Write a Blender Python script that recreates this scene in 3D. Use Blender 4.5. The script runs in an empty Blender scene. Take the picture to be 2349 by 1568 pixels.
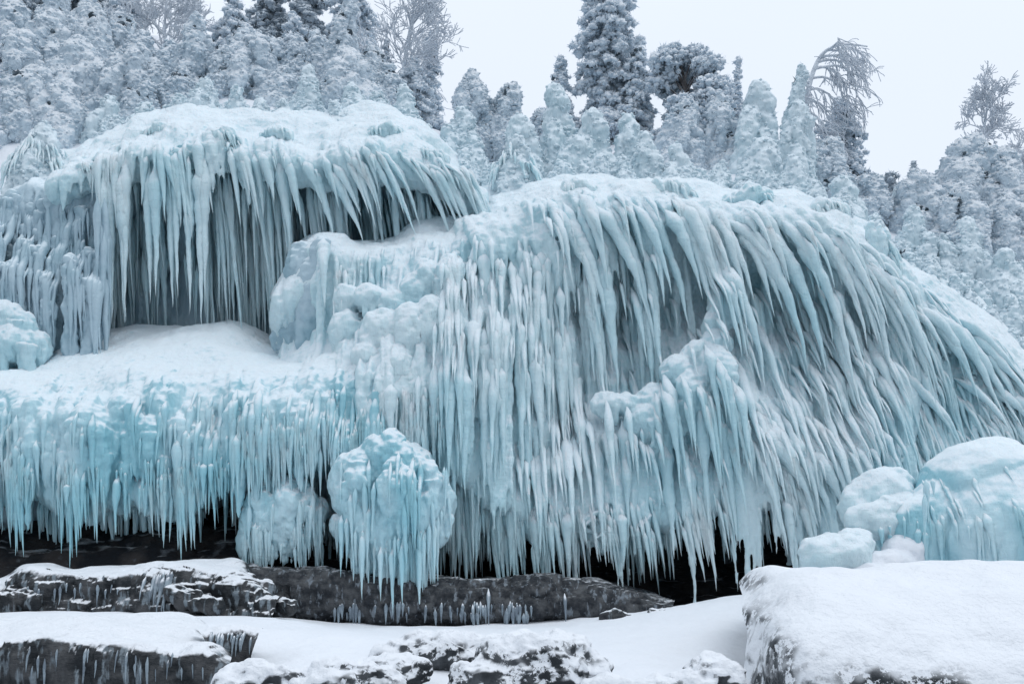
import bpy, math
import numpy as np
from math import radians

SC = bpy.context.scene
COL = SC.collection

# ------------------------------------------------------------------ camera, sky, sun, exposure
W_, H_ = 2349.0, 1568.0            # picture units used for reading positions off the photograph
HFOV = radians(50)
K = 2 * math.tan(HFOV / 2) / W_
CX, HY, CZ = W_ / 2, 1180.0, 2.2   # eye height above the lake ice, level camera with vertical shift

cam = bpy.data.cameras.new("camera")
cam.sensor_width = 36.0
cam.lens = 18.0 / math.tan(HFOV / 2)
cam.shift_y = (HY - H_ / 2) / W_
cam.clip_start, cam.clip_end = 0.1, 2000
cam_o = bpy.data.objects.new("camera", cam)
COL.objects.link(cam_o)
cam_o.location = (0, 0, CZ)
cam_o.rotation_euler = (radians(90), 0, 0)
SC.camera = cam_o

SUN_EL, SUN_AZ = radians(66), radians(110)     # azimuth clockwise from +Y: over the right shoulder
world = bpy.data.worlds.new("World")
SC.world = world
world.use_nodes = True
wn, wl = world.node_tree.nodes, world.node_tree.links
wn.clear()
w_out = wn.new("ShaderNodeOutputWorld")
w_bg = wn.new("ShaderNodeBackground")
w_sky = wn.new("ShaderNodeTexSky")
w_sky.sky_type = 'NISHITA'
w_sky.sun_disc = False
w_sky.sun_elevation = SUN_EL
w_sky.sun_rotation = SUN_AZ
w_sc = wn.new("ShaderNodeMixRGB"); w_sc.blend_type = 'MULTIPLY'; w_sc.inputs[0].default_value = 1
w_sc.inputs[2].default_value = (0.08, 0.08, 0.08, 1)
wl.new(w_sky.outputs[0], w_sc.inputs[1])
# overcast layer: a cloud deck brighter towards the zenith, with faint unevenness
w_tc = wn.new("ShaderNodeTexCoord")
w_sep = wn.new("ShaderNodeSeparateXYZ")
wl.new(w_tc.outputs["Generated"], w_sep.inputs[0])
w_ramp = wn.new("ShaderNodeValToRGB")
w_ramp.color_ramp.elements[0].position = 0.0
w_ramp.color_ramp.elements[0].color = (0.675, 0.74, 0.835, 1)
w_ramp.color_ramp.elements[1].position = 1.0
w_ramp.color_ramp.elements[1].color = (0.94, 1.01, 1.10, 1)
wl.new(w_sep.outputs[2], w_ramp.inputs[0])
w_nz = wn.new("ShaderNodeTexNoise"); w_nz.inputs["Scale"].default_value = 2.2; w_nz.inputs["Detail"].default_value = 3
wl.new(w_tc.outputs["Generated"], w_nz.inputs["Vector"])
w_nr = wn.new("ShaderNodeMapRange")
w_nr.inputs[3].default_value = 0.93; w_nr.inputs[4].default_value = 1.07
wl.new(w_nz.outputs[0], w_nr.inputs[0])
w_mul = wn.new("ShaderNodeMixRGB"); w_mul.blend_type = 'MULTIPLY'; w_mul.inputs[0].default_value = 1
wl.new(w_ramp.outputs[0], w_mul.inputs[1]); wl.new(w_nr.outputs[0], w_mul.inputs[2])
w_dot = wn.new("ShaderNodeVectorMath"); w_dot.operation = 'DOT_PRODUCT'; w_dot.inputs[1].default_value = (0.35, 0.62, 0.70)  # added dimming of the unseen low sky behind and left, darkens the ice faces
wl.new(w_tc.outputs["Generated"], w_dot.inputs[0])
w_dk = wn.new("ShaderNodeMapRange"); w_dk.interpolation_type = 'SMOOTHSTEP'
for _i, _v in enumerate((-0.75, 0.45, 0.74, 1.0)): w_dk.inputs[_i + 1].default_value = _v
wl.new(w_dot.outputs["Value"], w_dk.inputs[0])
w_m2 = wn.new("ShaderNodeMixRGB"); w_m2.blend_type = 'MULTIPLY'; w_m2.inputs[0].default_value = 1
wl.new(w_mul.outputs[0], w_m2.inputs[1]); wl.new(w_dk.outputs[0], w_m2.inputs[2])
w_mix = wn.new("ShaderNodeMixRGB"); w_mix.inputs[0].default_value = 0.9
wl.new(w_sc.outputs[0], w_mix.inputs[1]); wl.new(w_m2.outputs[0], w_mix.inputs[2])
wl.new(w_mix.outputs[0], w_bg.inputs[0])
w_bg.inputs[1].default_value = 1.0
wl.new(w_bg.outputs[0], w_out.inputs[0])

sun = bpy.data.lights.new("sun", 'SUN')
sun.energy = 0.5
sun.angle = radians(35)
sun.color = (1.0, 0.985, 0.965)
sun_o = bpy.data.objects.new("sun", sun)
COL.objects.link(sun_o)
sun_o.rotation_euler = (radians(90) - SUN_EL, 0, math.pi - SUN_AZ + 0.0)
sun_o.location = (0, 0, 40)

SC.view_settings.view_transform = 'Standard'
SC.view_settings.look = 'None'
SC.view_settings.exposure = 0.24
SC.view_settings.gamma = 1.0
SC.render.engine = 'CYCLES'
SC.cycles.max_bounces = 8
SC.cycles.diffuse_bounces = 6
SC.cycles.glossy_bounces = 2
SC.cycles.use_denoising = True

# ------------------------------------------------------------------ noise
RNG = np.random.RandomState(7)
PERM = RNG.permutation(256)
PERM = np.concatenate([PERM, PERM, PERM])
GRAD = RNG.normal(size=(256, 3)); GRAD /= np.linalg.norm(GRAD, axis=1)[:, None]

def perlin(p):
    p = np.asarray(p, float)
    i = np.floor(p).astype(int); f = p - i; i &= 255
    u = f * f * f * (f * (f * 6 - 15) + 10)
    out = 0
    for dx in (0, 1):
        for dy in (0, 1):
            for dz in (0, 1):
                h = PERM[PERM[PERM[i[:, 0] + dx & 255] + (i[:, 1] + dy & 255)] + (i[:, 2] + dz & 255)] & 255
                g = GRAD[h]
                d = g[:, 0] * (f[:, 0] - dx) + g[:, 1] * (f[:, 1] - dy) + g[:, 2] * (f[:, 2] - dz)
                wx = u[:, 0] if dx else 1 - u[:, 0]
                wy = u[:, 1] if dy else 1 - u[:, 1]
                wz = u[:, 2] if dz else 1 - u[:, 2]
                out = out + d * wx * wy * wz
    return out * 1.5

def fbm(p, octv=4, gain=0.5):
    p = np.asarray(p, float); a, s, o = 1.0, 1.0, 0
    for k in range(octv):
        o = o + a * perlin(p * s + 17.3 * k); a *= gain; s *= 2.03
    return o

def cells(x, y, seed=0):
    """rounded bumps: one dome per jittered cell, sharp creases between them"""
    ix, iy = np.floor(x).astype(int), np.floor(y).astype(int)
    best = np.full(x.shape, 9.0); hh = np.zeros(x.shape)
    for dx in (-1, 0, 1):
        for dy in (-1, 0, 1):
            cx, cy = ix + dx, iy + dy
            h = PERM[(PERM[(cx + seed * 31) & 255] + cy + seed * 7) & 255]
            h2 = PERM[(h + 91) & 255]; h3 = PERM[(h + 37) & 255]
            jx = cx + 0.1 + 0.8 * h / 255.0; jy = cy + 0.1 + 0.8 * h2 / 255.0
            d = (x - jx) ** 2 + (y - jy) ** 2
            m = d < best
            best = np.where(m, d, best); hh = np.where(m, h3 / 255.0, hh)
    return np.sqrt(np.clip(1 - best / 0.9, 0, 1)) * (0.55 + 0.45 * hh)

# ------------------------------------------------------------------ geometry helpers
def P(px, py, Y):
    px, py, Y = np.broadcast_arrays(np.asarray(px, float), np.asarray(py, float), np.asarray(Y, float))
    return np.stack([(px - CX) * K * Y, Y, CZ + (HY - py) * K * Y], -1)

def mesh(name, V, faces, mat, smooth=True, normals=None):
    """faces: list of int arrays (n,3) / (n,4)"""
    me = bpy.data.meshes.new(name)
    faces = [np.asarray(f, np.int32) for f in faces if len(f)]
    nl = sum(f.size for f in faces); nf = sum(len(f) for f in faces)
    me.vertices.add(len(V)); me.vertices.foreach_set("co", np.asarray(V, np.float32).ravel())
    me.loops.add(nl); me.polygons.add(nf)
    me.loops.foreach_set("vertex_index", np.concatenate([f.ravel() for f in faces]))
    tot = np.concatenate([np.full(len(f), f.shape[1], np.int32) for f in faces])
    me.polygons.foreach_set("loop_start", np.concatenate([[0], np.cumsum(tot)[:-1]]).astype(np.int32))
    me.polygons.foreach_set("loop_total", tot)
    me.polygons.foreach_set("use_smooth", np.full(nf, smooth))
    me.update(calc_edges=True)
    if normals is not None:
        me.normals_split_custom_set_from_vertices(np.asarray(normals, np.float32).tolist())
    me.materials.append(mat)
    return me

def tag(o, label=None, cat=None, group=None, kind=None):
    if label: o["label"] = label
    if cat: o["category"] = cat
    if group: o["group"] = group
    if kind: o["kind"] = kind
    return o

def empty(name, base, label, cat, group=None):
    o = bpy.data.objects.new(name, None)
    o.empty_display_size = 0.2
    o.location = base
    COL.objects.link(o)
    return tag(o, label, cat, group)

def obj(name, V, faces, mat, parent=None, base=None, smooth=True, normals=None):
    """world-space vertices; children are stored relative to their thing's base"""
    b = np.zeros(3)
    if parent is not None:
        b = np.array(parent.location)
        if parent.parent is not None: b = b + np.array(parent.parent.location)
    elif base is not None:
        b = np.asarray(base, float)
    me = mesh(name, np.asarray(V) - b, faces, mat, smooth, normals)
    o = bpy.data.objects.new(name, me)
    COL.objects.link(o)
    if parent is not None: o.parent = parent
    else: o.location = b
    return o

class MB:
    """collects pieces into one mesh"""
    def __init__(s): s.V, s.T, s.Q, s.n = [], [], [], 0
    def add(s, V, F):
        F = np.asarray(F)
        (s.T if F.shape[1] == 3 else s.Q).append(F + s.n)
        s.V.append(V); s.n += len(V)
    def get(s):
        return np.concatenate(s.V), [np.concatenate(a) for a in (s.T, s.Q) if a]

def smooth_curve(pts, n):
    """cubic through (px, py, Y) control points, px monotone"""
    a = np.asarray(pts, float)
    x = a[:, 0]; t = np.linspace(x[0], x[-1], n)
    out = [t]
    for c in (1, 2):
        y = a[:, c]
        d = np.diff(y) / np.diff(x)
        m = np.concatenate([[d[0]], 0.5 * (d[:-1] + d[1:]), [d[-1]]])
        s = np.clip(np.searchsorted(x, t, 'right') - 1, 0, len(x) - 2)
        h = x[s + 1] - x[s]; u = (t - x[s]) / h
        out.append((2*u**3-3*u**2+1)*y[s] + (u**3-2*u**2+u)*h*m[s] + (-2*u**3+3*u**2)*y[s+1] + (u**3-u**2)*h*m[s+1])
    return np.stack(out, -1)

def cr(vals, t):
    """catmull-rom through rows vals (n, ...) at parameters t in [0, n-1]"""
    n = len(vals); i = np.clip(np.floor(t).astype(int), 0, n - 2); u = t - i
    g = lambda k: vals[np.clip(k, 0, n - 1)]
    sh = (-1,) + (1,) * (vals.ndim - 1); u = u.reshape(sh)
    p0, p1, p2, p3 = g(i - 1), g(i), g(i + 1), g(i + 2)
    return 0.5 * (2*p1 + (p2-p0)*u + (2*p0-5*p1+4*p2-p3)*u**2 + (3*p1-p0-3*p2+p3)*u**3)

def grid_normals(G):
    du = np.gradient(G, axis=1); dv = np.gradient(G, axis=0)
    n = np.cross(du, dv); n /= np.linalg.norm(n, axis=-1)[..., None] + 1e-9
    return n

def loft(curves, res=0.03, ribs=(), lean=0.0, soft=0.06, seed=0, jag_w=0.5, curl=(0, 0)):
    """surface through rows of (px,py,Y); each row: (points, rib weight, jag metres). Rows run from back over the lip and down"""
    NU0 = 90
    rows = []
    for c in curves:
        q = smooth_curve(c[0], NU0); rows.append(P(q[:, 0], q[:, 1], q[:, 2]))
    rows = np.array(rows)
    wts = np.array([c[1] for c in curves], float); jag = np.array([c[2] if len(c) > 2 else 0 for c in curves], float)
    seg = np.linalg.norm(np.diff(rows, axis=0), axis=-1).mean(1)
    wid = np.linalg.norm(np.diff(rows, axis=1), axis=-1).sum(1).max()
    nu = max(20, int(wid / res))
    t = np.concatenate([i + np.linspace(0, 1, max(3, int(s / res)), endpoint=False) for i, s in enumerate(seg)] + [[len(curves) - 1]])
    G = cr(rows, t)
    uu = np.linspace(0, NU0 - 1, nu)
    G = cr(np.swapaxes(G, 0, 1), uu).swapaxes(0, 1)
    w = np.interp(t, np.arange(len(wts)), wts)[:, None]
    jg = np.interp(t, np.arange(len(wts)), jag)[:, None]
    ue = np.linspace(0, 1, nu)[None, :]; lx = np.abs(G[..., 0] - G[:, :1, 0]); rx = np.abs(G[..., 0] - G[:, -1:, 0])
    for cval, dist in ((curl[0], lx), (curl[1], rx)):
        if cval:
            dY = cval * np.clip(1 - dist / (0.35 * cval + 0.2), 0, 1) ** 2.5
            G[..., 0] *= 1 + dY / G[..., 1]; G[..., 1] += dY
    N = grid_normals(G)
    if N[..., 1].mean() > 0: N = -N; flip = True
    else: flip = False
    x, z = G[..., 0], G[..., 2]
    sh = G.reshape(-1, 3)
    big = fbm(sh * 0.8 + seed * 3.1, 3).reshape(x.shape)
    sx = x + lean * z + 0.12 * fbm(sh * [1.3, 1.3, 0.7] + seed, 2).reshape(x.shape)
    d = soft * big * 1.6
    for k, (wd, st, am) in enumerate(ribs):
        c = cells(sx / wd + 7 * k, (z + 0.3 * G[..., 1]) / (wd * st) + 0.37 * np.floor(sx / wd), seed + k)
        d = d + am * (c - 0.4) * w
    G2 = G + N * d[..., None]
    if jag.any():
        c1 = cells((x + lean * z) / jag_w, np.full_like(x, 3.0 + seed), seed + 5)
        c2 = cells((x + lean * z) / (jag_w * 0.35), np.full_like(x, 1.0 + seed), seed + 9)
        G2[..., 2] -= jg * (1.2 * c1 + 0.6 * c2 - 0.5)
    N2 = grid_normals(G2)
    if flip: N2 = -N2
    return G2, N2, t, flip

def grid_faces(nv, nu, flip):
    i = np.arange(nv * nu).reshape(nv, nu)
    a, b, c, d = i[:-1, :-1], i[:-1, 1:], i[1:, 1:], i[1:, :-1]
    F = np.stack([a, b, c, d], -1).reshape(-1, 4)
    return F[:, ::-1] if flip else F

def loft_parts(parent, L, cuts, mats):
    """split the lofted grid at row parameters into named parts sharing normals: cuts = [(name, t0, t1)]"""
    G, N, t, flip = L
    res = []
    for (nm, t0, t1), m in zip(cuts, mats):
        i0, i1 = np.argmin(np.abs(t - t0)), np.argmin(np.abs(t - t1))
        g = G[i0:i1 + 1]; n = N[i0:i1 + 1]
        res.append(obj(nm, g.reshape(-1, 3), [grid_faces(g.shape[0], g.shape[1], flip)], m, parent, normals=n.reshape(-1, 3)))
    return res

def tube(path, r, sides=7, wob=0.0, rng=None):
    path = np.asarray(path, float); n = len(path); r = np.broadcast_to(r, (n,)).astype(float)
    T = np.gradient(path, axis=0); T /= np.linalg.norm(T, axis=1)[:, None] + 1e-9
    m = np.abs(T).mean(0); ref = np.zeros(3); ref[np.argmin(m)] = 1
    A = np.cross(T, ref); A /= np.linalg.norm(A, axis=1)[:, None] + 1e-9
    B = np.cross(T, A)
    th = np.linspace(0, 2 * np.pi, sides, endpoint=False)
    R = r[:, None]
    if wob and rng is not None:
        R = R * (1 + wob * rng.uniform(-1, 1, (n, sides)))
    V = path[:, None] + (np.cos(th)[None, :, None] * A[:, None] + np.sin(th)[None, :, None] * B[:, None]) * (R * np.ones((n, sides)))[..., None]
    V = V.reshape(-1, 3)
    i = np.arange(n * sides).reshape(n, sides); j = np.roll(i, -1, 1)
    F = np.stack([i[:-1], i[1:], j[1:], j[:-1]], -1).reshape(-1, 4)
    return V, F

_ico = {}
def ico(level):
    if level not in _ico:
        ph = (1 + 5 ** 0.5) / 2
        v = [(-1, ph, 0), (1, ph, 0), (-1, -ph, 0), (1, -ph, 0), (0, -1, ph), (0, 1, ph), (0, -1, -ph), (0, 1, -ph), (ph, 0, -1), (ph, 0, 1), (-ph, 0, -1), (-ph, 0, 1)]
        f = [(0,11,5),(0,5,1),(0,1,7),(0,7,10),(0,10,11),(1,5,9),(5,11,4),(11,10,2),(10,7,6),(7,1,8),(3,9,4),(3,4,2),(3,2,6),(3,6,8),(3,8,9),(4,9,5),(2,4,11),(6,2,10),(8,6,7),(9,8,1)]
        v = [np.array(a) / np.linalg.norm(a) for a in v]
        for _ in range(level):
            mid, nf = {}, []
            def m(a, b):
                k = (min(a, b), max(a, b))
                if k not in mid:
                    q = v[a] + v[b]; v.append(q / np.linalg.norm(q)); mid[k] = len(v) - 1
                return mid[k]
            for a, b, c in f:
                ab, bc, ca = m(a, b), m(b, c), m(c, a)
                nf += [(a, ab, ca), (b, bc, ab), (c, ca, bc), (ab, bc, ca)]
            f = nf
        _ico[level] = (np.array(v), np.array(f))
    return _ico[level]

def remesh(V, faces, voxel):
    me = mesh("work", V, faces, MAT["ice"])
    o = bpy.data.objects.new("work", me)
    COL.objects.link(o)
    m = o.modifiers.new("r", 'REMESH'); m.mode = 'VOXEL'; m.voxel_size = voxel; m.use_smooth_shade = True
    s = o.modifiers.new("s", 'SMOOTH'); s.factor = 0.5; s.iterations = 1
    dg = bpy.context.evaluated_depsgraph_get()
    r = bpy.data.meshes.new_from_object(o.evaluated_get(dg))
    nv = len(r.vertices); A = np.empty(nv * 3, np.float32); r.vertices.foreach_get("co", A)
    NN = np.empty(nv * 3, np.float32); r.vertices.foreach_get("normal", NN)
    nl = len(r.loops); Lp = np.empty(nl, np.int32); r.loops.foreach_get("vertex_index", Lp)
    tot = np.empty(len(r.polygons), np.int32); r.polygons.foreach_get("loop_total", tot)
    st = np.concatenate([[0], np.cumsum(tot)[:-1]])
    F = []
    for k in (3, 4):
        q = st[tot == k]
        if len(q): F.append(Lp[q[:, None] + np.arange(k)])
    bpy.data.objects.remove(o); bpy.data.meshes.remove(r); bpy.data.meshes.remove(me)
    return A.reshape(-1, 3).astype(float), NN.reshape(-1, 3).astype(float), F

def ball(mb, c, r, lvl=2):
    v, f = ico(lvl)
    mb.add(np.asarray(c) + v * np.asarray(r), f)

def capsule(mb, pts, r, sides=8):
    """closed tapered tube"""
    V, F = tube(pts, r, sides)
    n = len(pts)
    mb.add(V, F)
    e = np.array(pts)
    V2 = np.concatenate([V, e[:1], e[-1:]]); a = len(V); 
    i = np.arange(sides); j = np.roll(i, -1)
    caps = np.concatenate([np.stack([np.full(sides, a), i, j], -1), np.stack([np.full(sides, a + 1), (n-1)*sides + j, (n-1)*sides + i], -1)])
    mb.T.append(caps + mb.n - len(V)); mb.V.append(e[[0, -1]]); mb.n += 2

# ------------------------------------------------------------------ materials
MAT = {}
def nodes(name):
    m = bpy.data.materials.new(name); m.use_nodes = True
    nt = m.node_tree; nt.nodes.clear()
    out = nt.nodes.new("ShaderNodeOutputMaterial"); b = nt.nodes.new("ShaderNodeBsdfPrincipled")
    nt.links.new(b.outputs[0], out.inputs[0])
    return m, nt, b

def noise(nt, scale, vec=None, detail=4, rough=0.55, stretch=None, dist=0.0):
    pos = nt.nodes.new("ShaderNodeNewGeometry").outputs["Position"] if vec is None else vec
    if stretch:
        mp = nt.nodes.new("ShaderNodeMapping"); mp.inputs["Scale"].default_value = stretch
        nt.links.new(pos, mp.inputs[0]); pos = mp.outputs[0]
    n = nt.nodes.new("ShaderNodeTexNoise")
    n.inputs["Scale"].default_value = scale; n.inputs["Detail"].default_value = detail
    n.inputs["Roughness"].default_value = rough; n.inputs["Distortion"].default_value = dist
    nt.links.new(pos, n.inputs["Vector"])
    return n.outputs[0]

def rng_(nt, v, a, b, c=0.0, d=1.0, smooth=True):
    m = nt.nodes.new("ShaderNodeMapRange")
    if smooth: m.interpolation_type = 'SMOOTHSTEP'
    for i, q in enumerate((a, b, c, d)): m.inputs[i + 1].default_value = q
    nt.links.new(v, m.inputs[0]); return m.outputs[0]

def math_(nt, op, a, b):
    m = nt.nodes.new("ShaderNodeMath"); m.operation = op
    for i, q in enumerate((a, b)):
        if isinstance(q, (int, float)): m.inputs[i].default_value = q
        else: nt.links.new(q, m.inputs[i])
    return m.outputs[0]

def mixc(nt, f, a, b):
    m = nt.nodes.new("ShaderNodeMixRGB")
    if isinstance(f, (int, float)): m.inputs[0].default_value = f
    else: nt.links.new(f, m.inputs[0])
    for i, q in enumerate((a, b)):
        if isinstance(q, tuple): m.inputs[i + 1].default_value = (*q, 1)
        else: nt.links.new(q, m.inputs[i + 1])
    return m.outputs[0]

SNOW = (0.82, 0.85, 0.89)
def snowed(name, base_a, base_b, base_scale, lo, hi, jitter=0.35, jscale=3.0, rough=0.5, spec=0.3, bump=0.02, bscale=12.0,
           bstretch=None, base_stretch=None, ripple=0.0, snow=SNOW, third=None, sss=0.0, patch=0.0, pits=None, ab=(0.38, 0.66)):
    """a base surface (two colours in patches) with snow lying where it faces up"""
    m, nt, b = nodes(name)
    base = mixc(nt, rng_(nt, noise(nt, base_scale, stretch=base_stretch), ab[0], ab[1]), base_a, base_b)
    if third:
        base = mixc(nt, rng_(nt, noise(nt, third[1], stretch=third[3] if len(third) > 3 else None, detail=6), third[2], third[2] + 0.12), base, third[0])
    g = nt.nodes.new("ShaderNodeNewGeometry"); s = nt.nodes.new("ShaderNodeSeparateXYZ")
    nt.links.new(g.outputs["Normal"], s.inputs[0])
    j = math_(nt, 'MULTIPLY', math_(nt, 'SUBTRACT', noise(nt, jscale, detail=6, rough=0.65), 0.5), jitter * 2)
    f = rng_(nt, math_(nt, 'ADD', s.outputs[2], j), lo, hi)
    if patch:
        f = math_(nt, 'MAXIMUM', f, rng_(nt, noise(nt, jscale * 0.6, detail=7, rough=0.7), patch, patch + 0.12))
    if pits:
        pm = math_(nt, 'MULTIPLY', rng_(nt, noise(nt, pits[0], detail=5, rough=0.7), pits[1], pits[1] + 0.05), rng_(nt, noise(nt, pits[2], detail=3), pits[3], pits[3] + 0.08))
        pm = math_(nt, 'MULTIPLY', pm, rng_(nt, s.outputs[2], 0.35, 0.85, 1.0, 0.0))
        f = math_(nt, 'MULTIPLY', f, math_(nt, 'SUBTRACT', 1.0, pm))
    col = mixc(nt, f, base, snow)
    nt.links.new(col, b.inputs["Base Color"])
    r = nt.nodes.new("ShaderNodeMix"); r.inputs[2].default_value = rough; r.inputs[3].default_value = 0.8
    nt.links.new(f, r.inputs[0]); nt.links.new(r.outputs[0], b.inputs["Roughness"])
    b.inputs["Specular IOR Level"].default_value = spec
    if sss:
        b.inputs["Subsurface Weight"].default_value = sss
        b.inputs["Subsurface Radius"].default_value = (0.75, 0.95, 1.0)
        b.inputs["Subsurface Scale"].default_value = 0.06
    h = math_(nt, 'MULTIPLY', noise(nt, bscale, stretch=bstretch, detail=5, rough=0.6), bump)
    if ripple:
        h = math_(nt, 'ADD', h, math_(nt, 'MULTIPLY', noise(nt, 14, stretch=(0.45, 0.45, 1.4), detail=2, dist=0.4), ripple))
    bp = nt.nodes.new("ShaderNodeBump"); bp.inputs["Strength"].default_value = 1.0; bp.inputs["Distance"].default_value = 1.0
    nt.links.new(h, bp.inputs["Height"]); nt.links.new(bp.outputs[0], b.inputs["Normal"])
    MAT[name] = m
    return m

PALE, TEAL = (0.67, 0.815, 0.855), (0.50, 0.725, 0.785)
ISN = (0.77, 0.86, 0.91)
snowed("ice", PALE, TEAL, 0.55, 0.12, 0.62, 0.30, 3.5, rough=0.34, spec=0.4, bump=0.03, bscale=26, bstretch=(1, 1, 0.3), ripple=0.016, sss=0.35, base_stretch=(1, 1, 0.4), snow=ISN)
snowed("blue_ice", (0.54, 0.74, 0.80), (0.30, 0.58, 0.66), 0.9, 0.30, 0.72, 0.28, 3.5, rough=0.28, spec=0.5, bump=0.026, bscale=22, bstretch=(1, 1, 0.3), ripple=0.012, sss=0.4, base_stretch=(1, 1, 0.5), snow=ISN)
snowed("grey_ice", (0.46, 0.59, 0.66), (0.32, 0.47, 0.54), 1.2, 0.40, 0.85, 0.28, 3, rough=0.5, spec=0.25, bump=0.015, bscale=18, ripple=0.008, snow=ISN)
snowed("rime", (0.70, 0.80, 0.875), (0.56, 0.68, 0.77), 1.5, 0.0, 0.55, 0.35, 4, rough=0.6, spec=0.2, bump=0.07, bscale=15, snow=(0.84, 0.89, 0.935))
snowed("iced_rime", (0.66, 0.77, 0.82), (0.57, 0.71, 0.765), 1.2, 0.0, 0.55, 0.28, 3, rough=0.5, spec=0.25, bump=0.045, bscale=14, ripple=0.006, snow=ISN, bstretch=(1, 1, 0.4))
snowed("needles", (0.26, 0.32, 0.375), (0.50, 0.58, 0.65), 3.0, -0.3, 0.5, 0.55, 5, rough=0.7, spec=0.1, bump=0.03, bscale=20, snow=(0.70, 0.76, 0.81))
snowed("rime_needles", (0.50, 0.61, 0.70), (0.70, 0.79, 0.86), 2.5, -0.4, 0.45, 0.5, 5, rough=0.7, spec=0.1, bump=0.03, bscale=20, snow=(0.82, 0.86, 0.90))
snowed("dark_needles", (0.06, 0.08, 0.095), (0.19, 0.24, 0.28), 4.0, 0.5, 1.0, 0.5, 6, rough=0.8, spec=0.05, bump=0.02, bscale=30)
snowed("frosted_bark", (0.54, 0.59, 0.65), (0.74, 0.79, 0.84), 6.0, 0.1, 0.7, 0.3, 6, rough=0.8, spec=0.1, bump=0.02, bscale=30)
snowed("bark", (0.06, 0.055, 0.055), (0.16, 0.15, 0.15), 5.0, 0.2, 0.8, 0.4, 5, rough=0.85, spec=0.1, bump=0.02, bscale=30, bstretch=(1, 1, .3))
snowed("rock", (0.022, 0.026, 0.030), (0.085, 0.088, 0.092), 4.0, 0.66, 0.86, 0.30, 3.2, rough=0.75, spec=0.2, bump=0.10, bscale=5, bstretch=(1, 1, 2.2),
       third=((0.20, 0.24, 0.27), 7.0, 0.52, (1.6, 1, 0.35)))
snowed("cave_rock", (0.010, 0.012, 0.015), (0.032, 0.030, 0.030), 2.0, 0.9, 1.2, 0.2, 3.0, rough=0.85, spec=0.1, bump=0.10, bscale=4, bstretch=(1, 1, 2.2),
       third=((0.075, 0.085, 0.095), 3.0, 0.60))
snowed("slab_rock", (0.030, 0.034, 0.040), (0.10, 0.105, 0.11), 5.0, 0.92, 1.15, 0.34, 3.2, rough=0.75, spec=0.2, bump=0.10, bscale=6, bstretch=(1, 1, 1.6),
       third=((0.20, 0.23, 0.26), 9.0, 0.55, (1.5, 1, 0.45)))
snowed("drip_ice", (0.16, 0.20, 0.24), (0.30, 0.37, 0.42), 6.0, 0.5, 0.9, 0.3, 5, rough=0.35, spec=0.35, bump=0.02, bscale=18)
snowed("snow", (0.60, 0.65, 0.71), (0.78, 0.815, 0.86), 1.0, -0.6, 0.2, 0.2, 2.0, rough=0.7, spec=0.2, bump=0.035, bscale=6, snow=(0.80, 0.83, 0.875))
snowed("lake", (0.05, 0.07, 0.09), (0.22, 0.27, 0.31), 0.35, 1.4, 1.6, 0.2, 2.0, rough=0.3, spec=0.4, bump=0.02, bscale=3, patch=0.6)
snowed("boulder_snow", (0.03, 0.035, 0.04), (0.10, 0.11, 0.12), 3.0, -0.10, 0.20, 0.60, 4.0, rough=0.7, spec=0.2, bump=0.05, bscale=9, pits=(9.0, 0.46, 1.1, 0.47))

# ------------------------------------------------------------------ icicles
class FrontMap:
    """nearest ice surface (smallest Y) over an x-z grid, so that icicles grow out of the ice instead of standing off it"""
    def __init__(m, *parts, res=0.05):
        m.res = res; m.x0, m.z0 = -16.0, -1.0
        m.A = np.full((int(36 / res), int(17 / res)), np.inf)
        for V in parts: m.add(V)
    def idx(m, x, z):
        return (np.clip(((x - m.x0) / m.res).astype(int), 0, m.A.shape[0] - 1), np.clip(((z - m.z0) / m.res).astype(int), 0, m.A.shape[1] - 1))
    def add(m, V):
        V = np.asarray(V).reshape(-1, 3)
        np.minimum.at(m.A, m.idx(V[:, 0], V[:, 2]), V[:, 1])
    def q(m, x, z): return m.A[m.idx(np.asarray(x), np.asarray(z))]

def icicle(p0, L, r0, lean, out, curve, rng, sides=8, fmap=None, blunt=1.05, embed=0.55, bead=0.0, wobble=1.0):
    n = int(np.clip(9 + L * (24 if bead else 10), 10, 70))
    t = np.linspace(0, 1, n)
    p0 = np.asarray(p0, float)
    x = p0[0] + lean * L * (t * (1 + curve) - curve * t * t)
    z = p0[2] - L * (t * (1 - 0.35 * curve) + 0.35 * curve * t * t)
    y = np.full(n, p0[1])
    if fmap is not None:
        sf = fmap.q(x, z) + (embed - 0.25) * r0
        if np.isfinite(sf[0]): y[:] = sf[0] + 0.25 * r0
        ds = L / (n - 1)
        for i in range(1, n):
            y[i] = min(y[i - 1], max(sf[i], y[i - 1] - 1.3 * ds)) if np.isfinite(sf[i]) else y[i - 1]
        for _ in range(2): y[1:-1] = 0.25 * y[:-2] + 0.5 * y[1:-1] + 0.25 * y[2:]
    y = y - out * (1 - np.exp(-2.5 * t))
    ph = rng.uniform(0, 100)
    q = np.stack([t * L * 2.3 + ph, np.full(n, ph), t * 0], -1)
    wob = perlin(q); wob2 = perlin(q * 3.1 + 5)
    x = x + 0.22 * r0 * perlin(q + 31) * t; y = y + 0.3 * r0 * perlin(q + 57)
    tt = np.clip(t / 0.22, 0, 1); root = 0.10 + 0.90 * tt * tt * (3 - 2 * tt)
    r = r0 * root * (1 - t) ** blunt * (1.22 + wobble * (0.5 * wob + 0.25 * wob2)) + 0.003
    if bead: r = r * (1 + bead * perlin(np.stack([t * L * 7.5 + ph, t * 0 + 3.3, t * 0 + ph], -1)))
    r[-1] = 0.002; r[0] = 0.3 * r[1]
    return tube(np.stack([x, y, z], -1), r, sides, 0.08, rng)

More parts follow.
